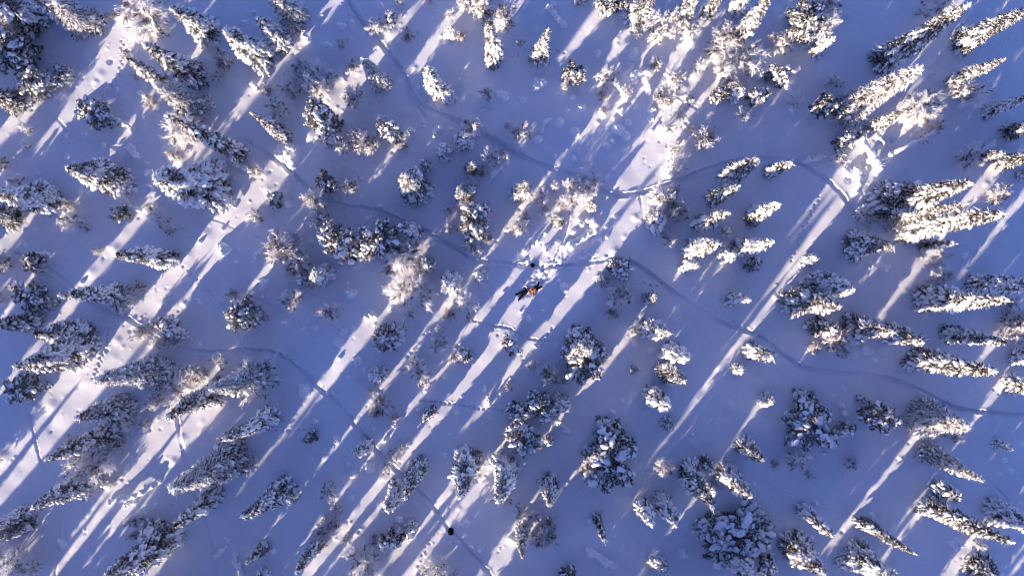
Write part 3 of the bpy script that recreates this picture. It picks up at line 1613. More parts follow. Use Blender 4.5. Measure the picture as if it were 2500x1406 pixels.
for wpx, dep, pts in TRAILS:
    p = smooth_line(pts); p = np.stack([(p[:, 0] - CX) * S, -(p[:, 1] - CY) * S], 1)
    hw = wpx * S / 2
    lo = p.min(0) - 2; hi = p.max(0) + 2
    i0, i1 = np.searchsorted(GX, [lo[0], hi[0]]); j0, j1 = np.searchsorted(GY, [lo[1], hi[1]])
    sl = (slice(j0, j1), slice(i0, i1))
    D = np.full(X2[sl].shape, 9.0); SG = np.zeros_like(D)
    for a, b in zip(p[:-1], p[1:]):
        w = window((a[0]+b[0])/2, (a[1]+b[1])/2, np.hypot(*(b-a))/2 + 1.3)
        xs, ys = X2[w], Y2[w]; d = b - a; L = d @ d + 1e-9
        t = np.clip(((xs-a[0])*d[0] + (ys-a[1])*d[1]) / L, 0, 1)
        dd = np.hypot(xs-a[0]-t*d[0], ys-a[1]-t*d[1])
        ww = (slice(w[0].start-j0, w[0].stop-j0), slice(w[1].start-i0, w[1].stop-i0))
        if ww[0].start < 0 or ww[1].start < 0 or ww[0].stop > D.shape[0] or ww[1].stop > D.shape[1]:
            aj, ai = max(0, -ww[0].start), max(0, -ww[1].start)
            bj, bi = min(D.shape[0], ww[0].stop), min(D.shape[1], ww[1].stop)
            if bj <= ww[0].start + aj or bi <= ww[1].start + ai: continue
            dd = dd[aj:aj + bj - (ww[0].start+aj), ai:ai + bi - (ww[1].start+ai)]
            ww = (slice(ww[0].start+aj, bj), slice(ww[1].start+ai, bi))
            dd = dd[:ww[0].stop-ww[0].start, :ww[1].stop-ww[1].start]
        D[ww] = np.minimum(D[ww], dd)
    rough = 1 + .5 * fnoise(X2[sl], Y2[sl], 10, .4, 1.6, 5); vary = np.clip(.75 + .4 * fnoise(X2[sl], Y2[sl], 6, 3, 12, 9), .3, 1.3)
    D = D + .05 * fnoise(X2[sl], Y2[sl], 6, .6, 2, 6); dep = dep * vary
    if hw > .2: Z2[sl] -= dep * (.85 * np.exp(-(D / hw) ** 6) + .45 * np.exp(-((D - hw * .52) / .11) ** 2))
    else: Z2[sl] -= dep * np.exp(-(D / hw) ** 4)
    Z2[sl] += dep * .42 * np.exp(-((D - hw * 1.30) / (hw * .30)) ** 2) * np.clip(rough, .2, 2)

for step, size, pts in PRINTS:
    p = smooth_line(pts, 6); seg = np.hypot(*np.diff(p, axis=0).T); cum = np.concatenate([[0], np.cumsum(seg)])
    k = 0
    for s_ in np.arange(0, cum[-1], step):
        x = np.interp(s_, cum, p[:, 0]) + RNG.normal(0, .8) + (2.4 if k % 2 else -2.4); y = np.interp(s_, cum, p[:, 1]) + RNG.normal(0, .8)
        press(*W(x, y), size, -.20, 3); press(*W(x + 2.6, y - 2.6), size, .05, 2); k += 1
# trampled snow around the two people and by the trail
for i in range(120):
    a = RNG.uniform(0, 1); x = 1335 - 40 * a + RNG.normal(0, 9); y = 655 + 38 * a + RNG.normal(0, 8)
    press(*W(x, y), RNG.uniform(.09, .18), RNG.choice([-.12, .04, -.08]), 3)
for i in range(150):
    x = RNG.uniform(1335, 1460); press(*W(x, 643 - (x - 1335) * .08 + RNG.normal(0, 11)), RNG.uniform(.08, .17), RNG.choice([-.11, .035, -.07]), 3)
for i in range(40):
    x = RNG.uniform(1262, 1290); press(*W(x, 640 + RNG.normal(0, 5)), RNG.uniform(.1, .2), RNG.choice([-.12, .12]), 3)
for i in range(60):
    x = RNG.uniform(1360, 1460); press(*W(x, 570 + (1460 - x) * .6 + RNG.normal(0, 18)), RNG.uniform(.10, .25), RNG.choice([-.10, .04]), 2.5)
press(*W(1309, 645), .45, -.30, 4)
for (x, y, r, d) in ((1304, 706, .55, -.14), (1276, 716, .55, -.14), (1292, 714, .5, -.10), (1866, 0, .1, 0), (790, 320, .3, .0)):
    press(*W(x, y), r, d, 4)
for (x, y, r) in ((2112, 412, .55), (2104, 430, .45), (2072, 438, .4), (2150, 350, .5), (2178, 345, .4), (268, 150, .3), (845, 178, .4)):
    press(*W(x, y), r, -.35, 4)

def ground_z(x, y):
    i = int(np.clip(np.searchsorted(GX, x), 1, len(GX) - 1)); j = int(np.clip(np.searchsorted(GY, y), 1, len(GY) - 1))
    return float(Z2[j, i])

def grid_mesh():
    ny, nx = X2.shape
    v = np.stack([X2, Y2, Z2], -1).reshape(-1, 3).astype(np.float32)
    i = np.arange(nx - 1)[None, :] + np.arange(ny - 1)[:, None] * nx
    f = np.stack([i, i + 1, i + nx + 1, i + nx], -1).reshape(-1, 4).astype(np.int32)
    me = bpy.data.meshes.new('snow_ground')
    me.vertices.add(len(v)); me.vertices.foreach_set('co', v.ravel())
    me.loops.add(f.size); me.loops.foreach_set('vertex_index', f.ravel())
    me.polygons.add(len(f)); me.polygons.foreach_set('loop_start', np.arange(len(f), dtype=np.int32) * 4)
    me.polygons.foreach_set('use_smooth', np.ones(len(f), bool))
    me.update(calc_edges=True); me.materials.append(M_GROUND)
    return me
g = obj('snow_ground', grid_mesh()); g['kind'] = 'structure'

# ------------------------------------------------------------------ tree meshes
def nrm(a): return a / (np.linalg.norm(a, axis=-1, keepdims=True) + 1e-9)

def trunk_mesh(h, r, rng, m=None, lean=.04):
    b = MB(); n = 8; p = []
    for i in range(n + 1):
        t = i / n; p.append((rng.normal(0, lean) * t, rng.normal(0, lean) * t, -.3 + (h + .3) * t))
    p = np.array(p); rr = r * (1 - np.linspace(0, 1, n + 1)) + .025
    b.tubes(p[:-1], p[1:], rr[:-1], rr[1:], 7)
    return b.mesh('trunk', m or M_BARK)

def spruce(h, R, seed, cover=.78, clump=.42, pw=.8, frost=False, packed=False, gap=.42, bend=.35, cut=1.0):
    rng = np.random.default_rng(seed)
    ph1, ph2, ph3 = rng.uniform(0, 6.28, 3)
    fo, sn, fr = MB(), MB(), MB()
    lobes = [(rng.uniform(0, 6.28), rng.uniform(.05, .16), k) for k in (1, 2, 3)]
    # rugged dark core
    core_n = 14; zz = np.linspace(.25, h * .97, core_n); a = np.arange(10) / 10 * 2 * np.pi
    V = np.stack([np.stack([(R * .60 * (1 - z / h) ** pw * (1 + rng.normal(0, .12, 10))) * np.cos(a),
                            (R * .60 * (1 - z / h) ** pw * (1 + rng.normal(0, .12, 10))) * np.sin(a),
                            z + rng.normal(0, .08, 10)], 1) for z in zz]).reshape(-1, 3)
    F = []
    for i in range(core_n - 1):
        for j in range(10):
            k = (j + 1) % 10; F += [(i*10+j, i*10+k, i*10+10+k), (i*10+j, i*10+10+k, i*10+10+j)]
    fo.add(V, np.array(F))
    z = .35; P, A = [], []; SP, SD = [], []; FP, FD = [], []
    while z < h * cut - .15:
        f = 1 - z / h; r0 = R * f ** pw; n = max(3, int(2 * math.pi * r0 / .40)); ph = rng.uniform(0, 6.28)
        for i in range(n):
            t = ph + i / n * 6.283 + rng.normal(0, .12)
            lob = 1 + sum(am * math.sin(k * t + p0 + z * .6) for p0, am, k in lobes)
            r = max(.12, r0 * lob * rng.uniform(.78, 1.12)); zb = z + rng.normal(0, .10)
            out = np.array([math.cos(t), math.sin(t), 0.]); side = np.array([-math.sin(t), math.cos(t), 0.])
            droop = rng.uniform(.28, .55)
            d = nrm(out + np.array([0, 0, -droop]))
            ks = int(15 if not frost else 8)
            for q in range(ks):
                s_ = rng.uniform(.45, 1.0) * r
                SP.append(out * s_ + side * rng.normal(0, .08) + [0, 0, zb - (s_ / r - .5) * droop * r * .8])
                SD.append((d * rng.uniform(.6, 1) + side * rng.normal(0, .55) + np.array([0, 0, rng.normal(-.1, .3)])) * rng.uniform(.20, .42))
            if True:
                for q in range(16 if frost else 9):
                    s_ = rng.uniform(.45, 1.05) * r
                    FP.append(out * s_ + side * rng.normal(0, .10) + [0, 0, zb - (s_ / r - .5) * droop * r * .8 + .06])
                    FD.append((d * rng.uniform(.5, 1) + side * rng.normal(0, .7) + np.array([0, 0, rng.normal(.25, .35)])) * rng.uniform(.18, .38))
            cv = cover + .38 * math.sin(t * 2 + z * .9 + ph1) + .32 * math.sin(t * 3 - z * 1.7 + ph2) + .2 * math.sin(z * 2.3 + ph3) if not packed else cover
            if rng.random() < cv * (.42 if frost else 1):
                for q in range(1 if r < .55 else (2 if r < 1.1 or rng.random() < .5 else 3)):
                    s_ = r * (1.0 - q * .20 + rng.normal(0, .03)) if not (frost and q) else r * rng.uniform(.5, .9)
                    cs = clump * (rng.uniform(.45, .95) if rng.random() < .7 else rng.uniform(.95, 1.35)) * (.75 if frost else 1) * (.6 + .4 * min(1, r / 1.0))
                    P.append(out * s_ + side * rng.normal(0, .06) + [0, 0, zb - (s_ / r - .5) * droop * r * .8 + .10])
                    up = nrm(np.cross(side, d)); up = up if up[2] > 0 else -up
                    A.append(np.stack([d * cs * rng.uniform(.55, .85), side * cs * rng.uniform(.38, .60), up * cs * rng.uniform(.26, .42)]))
        z += gap * rng.uniform(.75, 1.2) * (.55 + .45 * f)
    # snowy tip
    for q in range(4):
        P.append(np.array([rng.normal(0, .03), rng.normal(0, .03), h * cut - q * .22])); c = clump * (.25 + .12 * q)
        A.append(np.eye(3) * c * [1, 1, 1.1])
    ba = rng.uniform(0, 6.28); bd = np.array([math.cos(ba), math.sin(ba), 0]) * bend
    fo.spikes(np.array(SP), np.array(SD), .085, rng)
    sn.blobs(np.array(P), np.array(A), BLOBS2 if not frost else BLOBS1, rng)
    if True: fr.spikes(np.array(FP), np.array(FD), .060, rng)
    for m_ in (fo, sn, fr):
        for v_ in m_.v:
            if cut < 1: v_[:, 2] = np.minimum(v_[:, 2], h * cut + .1 + (v_[:, 2] - h * cut) * .12)
            v_ += bd * (np.maximum(v_[:, 2:3], 0) / h) ** 2
    tk = trunk_mesh(h * .9 * cut, R * .09, rng); tv = np.zeros(len(tk.vertices) * 3, np.float32); tk.vertices.foreach_get('co', tv); tv = tv.reshape(-1, 3)
    tv += bd * (np.maximum(tv[:, 2:3], 0) / h) ** 2; tk.vertices.foreach_set('co', tv.ravel().astype(np.float32))
    parts = [('trunk', tk), ('foliage', fo.mesh('foliage', M_FOL if seed % 2 else M_FOLD, False))]
    if True:
        parts.append(('frosted_twigs', fr.mesh('frosted_twigs', M_FROST, False)))
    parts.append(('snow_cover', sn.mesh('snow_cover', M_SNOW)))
    return parts, R, h

def birch(R, h, seed, dense=1.0, thin=False):
    rng = np.random.default_rng(seed)
    wood, tw = MB(), MB(); k_ = (R / 1.6) ** .3
    WA, WB, RA, RB = [], [], [], []; TA, TB, TRa, TRb = [], [], [], []; FP, FD = [], []; DP, DD = [], []
    rads = [.075, .046, .032, .023]
    def grow(p, d, L, lev, dark=False):
        if lev == 2: dark = rng.random() < (.26 if thin else .13)
        n = 3; pts = [p]; r = rads[lev] * k_
        for i in range(n):
            d = nrm(d + rng.normal(0, .09 + .03 * lev, 3) + np.array([0, 0, .03 - .05 * lev]))
            q = pts[-1] + d * L / n; ra, rb = r * (1 - .3 * i / n), r * (1 - .3 * (i + 1) / n)
            A_, B_, Ra, Rb = (WA, WB, RA, RB) if lev == 0 or (lev >= 2 and dark) else (TA, TB, TRa, TRb)
            A_.append(pts[-1]); B_.append(q); Ra.append(ra); Rb.append(rb); pts.append(q)
        if lev == 3:
            for q in range(5):
                (DP if dark else FP).append(pts[int(rng.integers(1, 4))]); (DD if dark else FD).append(nrm(d * .9 + rng.normal(0, .45, 3)) * rng.uniform(.10, .24))
            return
        nb = {0: int(11 * dense), 1: int(7 * dense), 2: int(6 * dense)}[lev]
        for i in range(nb):
            t = (i + rng.random()) / nb * .85 + .15; k = min(int(t * n), n - 1); base = pts[k] + (pts[k + 1] - pts[k]) * (t * n - k)
            e = nrm(rng.normal(size=3)); e -= d * (e @ d); e = nrm(e)
            if lev == 0:
                a = i * 2.4 + rng.normal(0, .3); e = np.array([math.cos(a), math.sin(a), .25]); nd = nrm(d * .45 + e); Ln = R * rng.uniform(.50, .75)
            else: nd = nrm(d * .9 + e * rng.uniform(.4, .8)); Ln = L * rng.uniform(.42, .62)
            grow(base, nd, Ln, lev + 1, dark)
    for i in range(int(rng.integers(2, 4))):
        a = rng.uniform(0, 6.28); grow(np.array([rng.normal(0, .12), rng.normal(0, .12), -.2]), nrm(np.array([math.cos(a) * .28, math.sin(a) * .28, 1])), h * rng.uniform(.65, .85), 0)
    wood.tubes(WA, WB, RA, RB, 4); wood.spikes(np.array(DP), np.array(DD), .05 * k_, rng); tw.tubes(TA, TB, TRa, TRb, 3)
    tw.spikes(np.array(FP), np.array(FD), .048 * k_, rng)
    v = np.concatenate(tw.v); rad = np.percentile(np.hypot(v[:, 0], v[:, 1]), 95); top = v[:, 2].max()
    return [('trunk', wood.mesh('trunk', M_BIRCHB, False)), ('crown', tw.mesh('crown', M_FROSTD if thin else M_FROST, False))], rad, top

def pine(R, h, seed, nl=30, pil=.55, cover=.75):
    rng = np.random.default_rng(seed)
    fo, sn, lm = MB(), MB(), MB(); P, A, SP, SD = [], [], [], []; RP, RD = [], []; LA, LB, LR = [], [], []
    for i in range(nl):
        f = (i + .5) / nl; zt = h * (.12 + .86 * f); a = i * 2.39996 + rng.normal(0, .35)
        prof = math.sin(math.pi * min(1, (.22 + .80 * (1 - f)))) ** .7 if f > .35 else .95
        L = R * max(.15, prof) * rng.uniform(.75, 1.08) * (1 + .26 * math.sin(a * 2 + seed) + .16 * math.sin(a * 5 + seed * 2)); out = np.array([math.cos(a), math.sin(a), 0.]); side = np.array([-out[1], out[0], 0])
        rise = rng.uniform(-.25, .22); base = np.array([0, 0, zt])
        LA.append(base); LB.append(base + out * L * .9 + [0, 0, rise * L]); LR.append(.05)
        lc = float(rng.choice([.12, .75, 1.0], p=[.36, .34, .30])); ncl = max(2, int(L / (pil * .62)))
        for c in range(ncl):
            t = .25 + .75 * (c + rng.random() * .6) / ncl
            ctr = base + out * L * t + side * rng.normal(0, .20) * L * .5 + [0, 0, rise * L * t + rng.normal(0, .12)]
            n = 24; dv = nrm(rng.normal(size=(n, 3)) + out * .5 + [0, 0, .45]); RP += list(ctr + dv * rng.uniform(.1, pil * .55, (n, 1))); RD += list(dv * rng.uniform(.10, .26, (n, 1)))
            n = 55; dv = nrm(rng.normal(size=(n, 3)) + out * .6 + [0, 0, -.15])
            SP += list(ctr + dv * rng.uniform(.0, pil * .5, (n, 1))); SD += list(dv * rng.uniform(.12, .30, (n, 1)))
            for q in range(4):
                if rng.random() < cover * lc * 1.15:
                    s_ = pil * (rng.uniform(.22, .6) if q else rng.uniform(.6, 1.15))
                    P.append(ctr + out * rng.normal(0, .12) + side * rng.normal(0, pil * .4) + [0, 0, pil * .30])
                    e1 = nrm(out * rng.uniform(.4, 1) + side * rng.normal(0, .5) + [0, 0, -rng.uniform(0, .5)]); e2 = nrm(np.cross([0, 0, 1], e1)); e3 = np.cross(e1, e2)
                    A.append(np.stack([e1 * s_ * rng.uniform(.6, 1), e2 * s_ * rng.uniform(.4, .65), e3 * s_ * rng.uniform(.32, .5)]))
    fo.spikes(np.array(SP), np.array(SD), .075, rng)
    lm.spikes(np.array(RP), np.array(RD), .06, rng)
    sn.blobs(np.array(P), np.array(A), BLOBS2, rng)
    b = MB(); b.tubes(LA, LB, LR, np.array(LR) * .4, 4)
    tr = trunk_mesh(h * .93, R * .06 + .03, rng)
    tr2 = MB(); vv = np.zeros(len(tr.vertices) * 3, np.float32); tr.vertices.foreach_get('co', vv)
    ff = np.zeros(len(tr.loops), np.int32); tr.loops.foreach_get('vertex_index', ff)
    tr2.add(vv.reshape(-1, 3).astype(float), ff.reshape(-1, 3)); tr2.add(b.v[0], b.f[0])
    return [('trunk', tr2.mesh('trunk', M_BARK)), ('foliage', fo.mesh('foliage', M_FOLD if seed % 2 else M_FOL, False)), ('frosted_twigs', lm.mesh('frosted_twigs', M_FROST, False)), ('snow_cover', sn.mesh('snow_cover', M_SNOW))], R, h

LIB = {
 'S': [spruce(10, 1.35, 11, .50, .34), spruce(11, 1.4, 12, .72, .36, bend=.7), spruce(9, 1.3, 13, .40, .32, .7, bend=.2), spruce(10, 1.45, 14, .58, .38, .75, bend=.5, cut=.86),
       spruce(11.5, 1.35, 15, .78, .34, .7, bend=.3), spruce(10, 1.35, 16, .62, .30, .9, bend=.8), spruce(10.5, 1.4, 17, .78, .38, .6, bend=.4), spruce(10, 1.3, 18, .30, .34, .8, bend=.6)],
 'SB': [spruce(11, 2.1, 21, .45, .36, .75), spruce(12, 2.2, 22, .62, .38, .7, bend=.7), spruce(11, 2.0, 23, .38, .34, .8), spruce(11, 2.1, 24, .56, .38, .65, bend=.9), spruce(11.5, 2.0, 25, .52, .34, .9, bend=.5, cut=.9)],
 'SS': [spruce(5, .85, 31, .62, .30, .7, gap=.34, bend=.2), spruce(5.5, .95, 32, .5, .32, .7, gap=.36, bend=.4), spruce(4.6, .85, 33, .75, .28, .65, gap=.34, bend=.1), spruce(5.2, .9, 34, .38, .30, .8, gap=.34, bend=.3)],
 'K': [spruce(3.2, .8, 41, .95, .40, .55, packed=True, gap=.34, bend=.2), spruce(3.6, .8, 42, .70, .38, .6, gap=.34, bend=.35), spruce(3.0, .75, 43, .97, .44, .5, packed=True, gap=.32, bend=.1), spruce(3.4, .85, 44, .5, .34, .6, gap=.34, bend=.3), spruce(3.2, .8, 45, .85, .42, .45, packed=True, gap=.34, bend=.4)],
 'F': [spruce(10, 1.7, 51, .5, .36, .75, frost=True), spruce(11, 1.8, 52, .6, .38, .7, frost=True, bend=.6), spruce(9.5, 1.6, 53, .4, .34, .75, frost=True)],
 'B': [birch(1.6, 3.6, 61), birch(1.7, 4.0, 62), birch(1.5, 3.4, 63, 1.1), birch(1.6, 3.8, 64), birch(1.7, 3.6, 65, .95), birch(1.5, 3.0, 66, .8)],
 'BT': [birch(1.4, 3.0, 71, .9, True), birch(1.5, 3.2, 72, .85, True)],
 'BL': [birch(2.6, 5.2, 81, 1.3), birch(2.7, 5.6, 82, 1.25), birch(2.5, 5.4, 83, 1.3)],
 'P': [pine(1.3, 2.6, 91, 24, .34), pine(1.2, 2.8, 92, 24, .38, .85), pine(1.4, 2.6, 93, 26, .32, .65), pine(1.3, 2.8, 94, 22, .40, .8)],
 'PL': [pine(2.6, 5.0, 95, 56, .42, .46), pine(2.6, 5.4, 96, 52, .46, .52), pine(2.5, 5.0, 97, 58, .38, .42), pine(2.6, 5.2, 98, 50, .44, .46)],
}
# ------------------------------------------------------------------ words for the labels
ORD = ['', 'second', 'third', 'fourth', 'fifth', 'sixth', 'seventh', 'eighth', 'ninth', 'tenth', 'eleventh', 'twelfth']
def cell(px, py):
    c = ['far left', 'left', 'centre', 'right', 'far right'][int(min(4, max(0, px // 500)))]
    r = ['top', 'upper', 'lower', 'bottom'][int(min(3, max(0, py // 351.5)))]
    return r, c
def near(px, py):
    for nx_, ny_, rr, s_ in ((1290, 712, 150, 'the two lying people'), (1101, 1296, 110, 'the big black bag'), (1300, 647, 90, 'the small black backpack')):
        d = math.hypot(px - nx_, py - ny_)
        if d < rr:
            dx, dy = px - nx_, py - ny_
            if abs(dx) > abs(dy): w = 'right of' if dx > 0 else 'left of'
            else: w = 'below' if dy > 0 else 'above'
            return w + ' ' + s_
    return None
REG = []   # (obj, look, noun, px, py)
def register(o, look, noun, px, py): REG.append((o, look, noun, px, py))
def write_labels():
    groups = {}
    for e in REG:
        o, look, noun, px, py = e
        n = near(px, py); key = (look, noun, n if n else cell(px, py)); groups.setdefault(key, []).append(e)
    split = []
    for key, es in groups.items():
        es.sort(key=lambda e: e[4])
        if len(es) > 7 and not isinstance(key[2], str):
            h_ = len(es) // 2; split += [(key, 'higher half of photo\'s %s %s' % key[2], es[:h_]), (key, 'lower half of photo\'s %s %s' % key[2], es[h_:])]
        else: split.append((key, None, es))
    for key, sub, es in split:
        look, noun, where = key
        place = 'in ' + sub if sub else (where if isinstance(where, str) else 'in the photo\'s %s %s' % where)
        es.sort(key=lambda e: e[3])
        for i, e in enumerate(es):
            if len(es) == 1: s_ = '%s %s, %s %s' % (look, noun, 'standing' if 'mound' not in noun and 'stem' not in noun else 'lying', place)
            elif i == 0: s_ = '%s %s, leftmost such one %s' % (look, noun, place)
            elif i == len(es) - 1: s_ = '%s %s, rightmost such one %s' % (look, noun, place)
            else: s_ = '%s %s, %s from left %s' % (look, noun, ORD[i], place)
            e[0]['label'] = s_

# ------------------------------------------------------------------ trees
NAMES = {'S': 'spruce_tree', 'F': 'frosted_spruce', 'B': 'birch_tree', 'P': 'pine_tree', 'K': 'young_spruce'}
CATS = {'S': 'spruce', 'F': 'frosted spruce', 'B': 'birch', 'P': 'pine', 'K': 'young spruce'}
GRP = {'S': 'snow laden spruces in the clearing forest', 'F': 'rime covered spruces', 'B': 'frosted birches between the spruces', 'P': 'broad snow laden pines', 'K': 'young snow packed spruces'}
def plant(k, x, y, h, w, i, name=None, rot=None, var=None):
    kk = k
    if k == 'S': kk = 'SB' if w > 3.1 else ('SS' if h < 6.2 else 'S')
    if k == 'B': kk = 'BL' if w > 3.9 else ('BT' if i % 4 == 3 else 'B')
    if k == 'P': kk = 'PL' if w > 3.2 else 'P'
    parts, R, hh = LIB[kk][i % len(LIB[kk]) if var is None else var]
    r = random.Random(i * 7 + 3)
    o = empty(name or NAMES[k], (x, y, ground_z(x, y) - .05))
    sxy = w / (2 * R) * (1.10 if k == 'B' else 1.04)
    o.scale = (sxy, sxy, h / hh)
    o.rotation_euler = (0, 0, (i * 5 % 12 if rot is None else rot) * math.pi / 6)
    for nm, me in parts: obj(nm, me, o)
    return o, kk
T0 = [l.split() for l in TREES.strip().split('\n')]
for i, l in enumerate(TREEPOS.strip().split('\n')):
    k, x, y, h, w = l.split(); x, y, h, w = map(float, (x, y, h, w))
    o, kk = plant(k, x, y, h, w, i)
    o['category'] = CATS[k]; o['group'] = GRP[k]
    m = H / (H - h * .5); px, py = CX + x * m / S, CY - y * m / S
    if k == 'S': look, noun = ('tall' if h > 11 else 'mid-height' if h > 6.2 else 'short') + (' broad' if w > 3.1 else ' slim') + ' snow-laden', 'spruce'
    elif k == 'F': look, noun = 'tall rime-furred pale' if h > 10 else 'rime-furred pale', 'spruce'
    elif k == 'B': look, noun = ('broad' if w > 3.9 else 'small' if w < 2.3 else 'mid-sized') + (' greyish frosted' if kk == 'BT' else ' white frosted'), 'birch'
    elif k == 'P': look, noun = ('huge' if w > 4.6 else 'broad' if w > 3.2 else 'small') + ' snow-pillowed', 'pine'
    else: look, noun = ('little' if w < 1.5 else 'young') + ' snow-packed', 'spruce sapling'
    register(o, look, noun, min(2499, max(0, px)), min(1405, max(0, py)))
for i, l in enumerate(OFF.strip().split('\n')):  # unseen forest spruces, placed and sized so their shadows leave the sunlit streaks
    x, y, h, w, rot, var = map(float, l.split())
    o, kk = plant('S', x, y, h, w, 0, None, int(rot), int(var))
    tag(o, 'unseen snow laden spruce past the frame edge, placed to shape the sun streaks', 'spruce', 'unseen spruces placed to shape the sun streaks')

# ------------------------------------------------------------------ snow mounds on buried saplings
def mound_mesh(shape, seed):
    rng = np.random.default_rng(seed); b = MB(); P, A = [], []
    def bl(x, y, z, a, c, e): P.append(np.array([x, y, z])); A.append(np.diag([a, c, e]))
    if shape == 'r': bl(0, 0, .12, .9, .9, .8); bl(.12, .1, .55, .5, .5, .38); bl(0, 0, -.05, 1.15, 1.15, .35)
    if shape == 'f': bl(0, 0, 0, 1.1, .75, .30); bl(.35, .15, .05, .6, .5, .32)
    if shape == 's':
        for q in range(4): bl(rng.normal(0, .12), rng.normal(0, .12) + q * .12 - .2, .15 + q * .42, .85 - q * .15, .80 - q * .15, .34)
        bl(0, 0, -.05, 1.1, 1.1, .30)
    if shape == 'c':
        for q in range(7):
            a = rng.uniform(0, 6.28); d = rng.uniform(.1, .75); s_ = rng.uniform(.28, .55)
            bl(d * math.cos(a), d * math.sin(a), rng.uniform(.05, .5), s_ * rng.uniform(.8, 1.4), s_, s_ * .8)
        bl(0, 0, 0, .9, .8, .4)
    b.blobs(np.array(P), np.array(A), BLOBS3, rng)
    return remeshed('snow_mound', b, M_SNOW, .045, 4)
MM = {s_: [mound_mesh(s_, 200 + i * 10 + ord(s_)) for i in range(3)] for s_ in 'rfsc'}
LOOK = {'r': 'round domed', 'f': 'low flat', 's': 'stacked mushroom-like', 'c': 'lumpy many-headed'}
for i, l in enumerate(MOUNDS.strip().split('\n')):
    x, y, w, s_ = l.split(); x, y, w = float(x), float(y), float(w)
    wx, wy = W(x, y); r = w * S / 2 * .92
    o = obj('snow_mound', MM[s_][i % 3]); o.location = (wx, wy, ground_z(wx, wy) - .05)
    rr = random.Random(i); o.scale = (r, r * rr.uniform(.8, 1.1), r * rr.uniform(.9, 1.35)); o.rotation_euler = (0, 0, rr.uniform(0, 6.28))
    o['category'] = 'snow mound'; o['group'] = 'snow mounds over buried saplings'
    register(o, LOOK[s_] + (' wide' if w > 26 else ' small'), 'snow mound', x, y)

# ------------------------------------------------------------------ bent saplings under snow
for i, l in enumerate(ARCHES.strip().split('\n')):
    v = list(map(float, l.split())); rad, hh = v[0] * S, v[1] * S; p = smooth_line(v[2:], 7); n = len(p)
    rng = np.random.default_rng(300 + i)
    pts = []
    for j, (a, b_) in enumerate(p):
        x, y = W(a, b_); t = j / (n - 1); z = ground_z(x, y) + rad * .3 + hh * math.sin(math.pi * min(1, t * .95 + .05)) * .9
        pts.append((x, y, z))
    pts = np.array(pts); b = MB(); wv, wf = [], []
    org = pts[0].copy(); org[2] = ground_z(org[0], org[1])
    q = pts - org; rr = rad * (1 + .22 * np.sin(np.arange(n) * 1.3 + i) + rng.normal(0, .08, n)); rr[0] *= .8; rr[-1] *= .6
    sides = 9; V = []
    for j in range(n):
        d = q[min(j + 1, n - 1)] - q[max(j - 1, 0)]; d /= np.linalg.norm(d); u = np.cross(d, [0, 0, 1.]); u /= np.linalg.norm(u); w_ = np.cross(u, d)
        for k in range(sides):
            a = k / sides * 6.2832; V.append(q[j] + (u * math.cos(a) + w_ * math.sin(a) * (.8 if math.sin(a) > 0 else .5)) * rr[j] * rng.uniform(.9, 1.1))
    F = []
    for j in range(n - 1):
        for k in range(sides):
            k2 = (k + 1) % sides; F += [(j*sides+k, j*sides+k2, j*sides+sides+k2), (j*sides+k, j*sides+sides+k2, j*sides+sides+k)]
    for j in (0, n - 1):
        V.append(q[j]); c0 = len(V) - 1
        F += [((j*sides+k, c0, j*sides+(k+1) % sides) if j == 0 else (j*sides+k, j*sides+(k+1) % sides, c0)) for k in range(sides)]
    b.add(np.array(V), np.array(F))
    P = [q[0], q[-1]] + [q[int(rng.integers(0, n))] + rng.normal(0, rad * .5, 3) for _ in range(5)]
    A = [np.eye(3) * rad * rng.uniform(.8, 1.25) for _ in P]; b.blobs(np.array(P), np.array(A), BLOBS2, rng)
    o = empty('bent_sapling', org); obj('snow_cover', remeshed('snow_cover', b, M_SNOW, .045, 3), o)
    st = MB(); qq = q - [0, 0, rad * .45]; st.tubes(qq[:-1], qq[1:], .035, .03, 6); obj('stem', st.mesh('stem', M_BARK), o)
    tws = MB(); tips = q[int(n * .5):]; N = 60; ii = rng.integers(0, len(tips), N); dv = nrm(rng.normal(size=(N, 3)) + [0, 0, -.2])
    tws.spikes(tips[ii], dv * rng.uniform(rad * .8, rad * 2.2, (N, 1)), .035, rng); obj('twigs', tws.mesh('twigs', M_FROST, False), o)
    o['category'] = 'bent sapling'; o['group'] = 'saplings bent over under snow'
    mx, my = p[n // 2]; register(o, 'thick' if v[0] >= 7 else 'thin', 'bent sapling stem under snow', mx, my)
write_labels()

# ------------------------------------------------------------------ two people lying in the snow
M_ORANGE = mat('orange_cloth', (0.45, 0.10, 0.012), 0.75, (0.55, 0.15, 0.02), 9, .006, 14)
M_BLACK = mat('black_cloth', (0.006, 0.006, 0.007), 0.9, (0.010, 0.010, 0.012), 9, .006, 14, spec=.03)
M_SKIN = mat('skin', (0.55, 0.33, 0.25), 0.55)
M_HAIR = mat('brown_hair', (0.075, 0.038, 0.02), 0.6, (0.11, 0.06, 0.03), 30)
M_BOOT = mat('black_leather', (0.007, 0.007, 0.007), 0.8, spec=.05)
M_EYE = mat('dark_eye', (0.03, 0.02, 0.02), 0.3)
M_NYLON = mat('black_nylon', (0.006, 0.006, 0.007), 0.75, (0.008, 0.008, 0.009), 12, .004, 25, spec=.03)
M_WEB = mat('webbing', (0.02, 0.02, 0.022), 0.6)

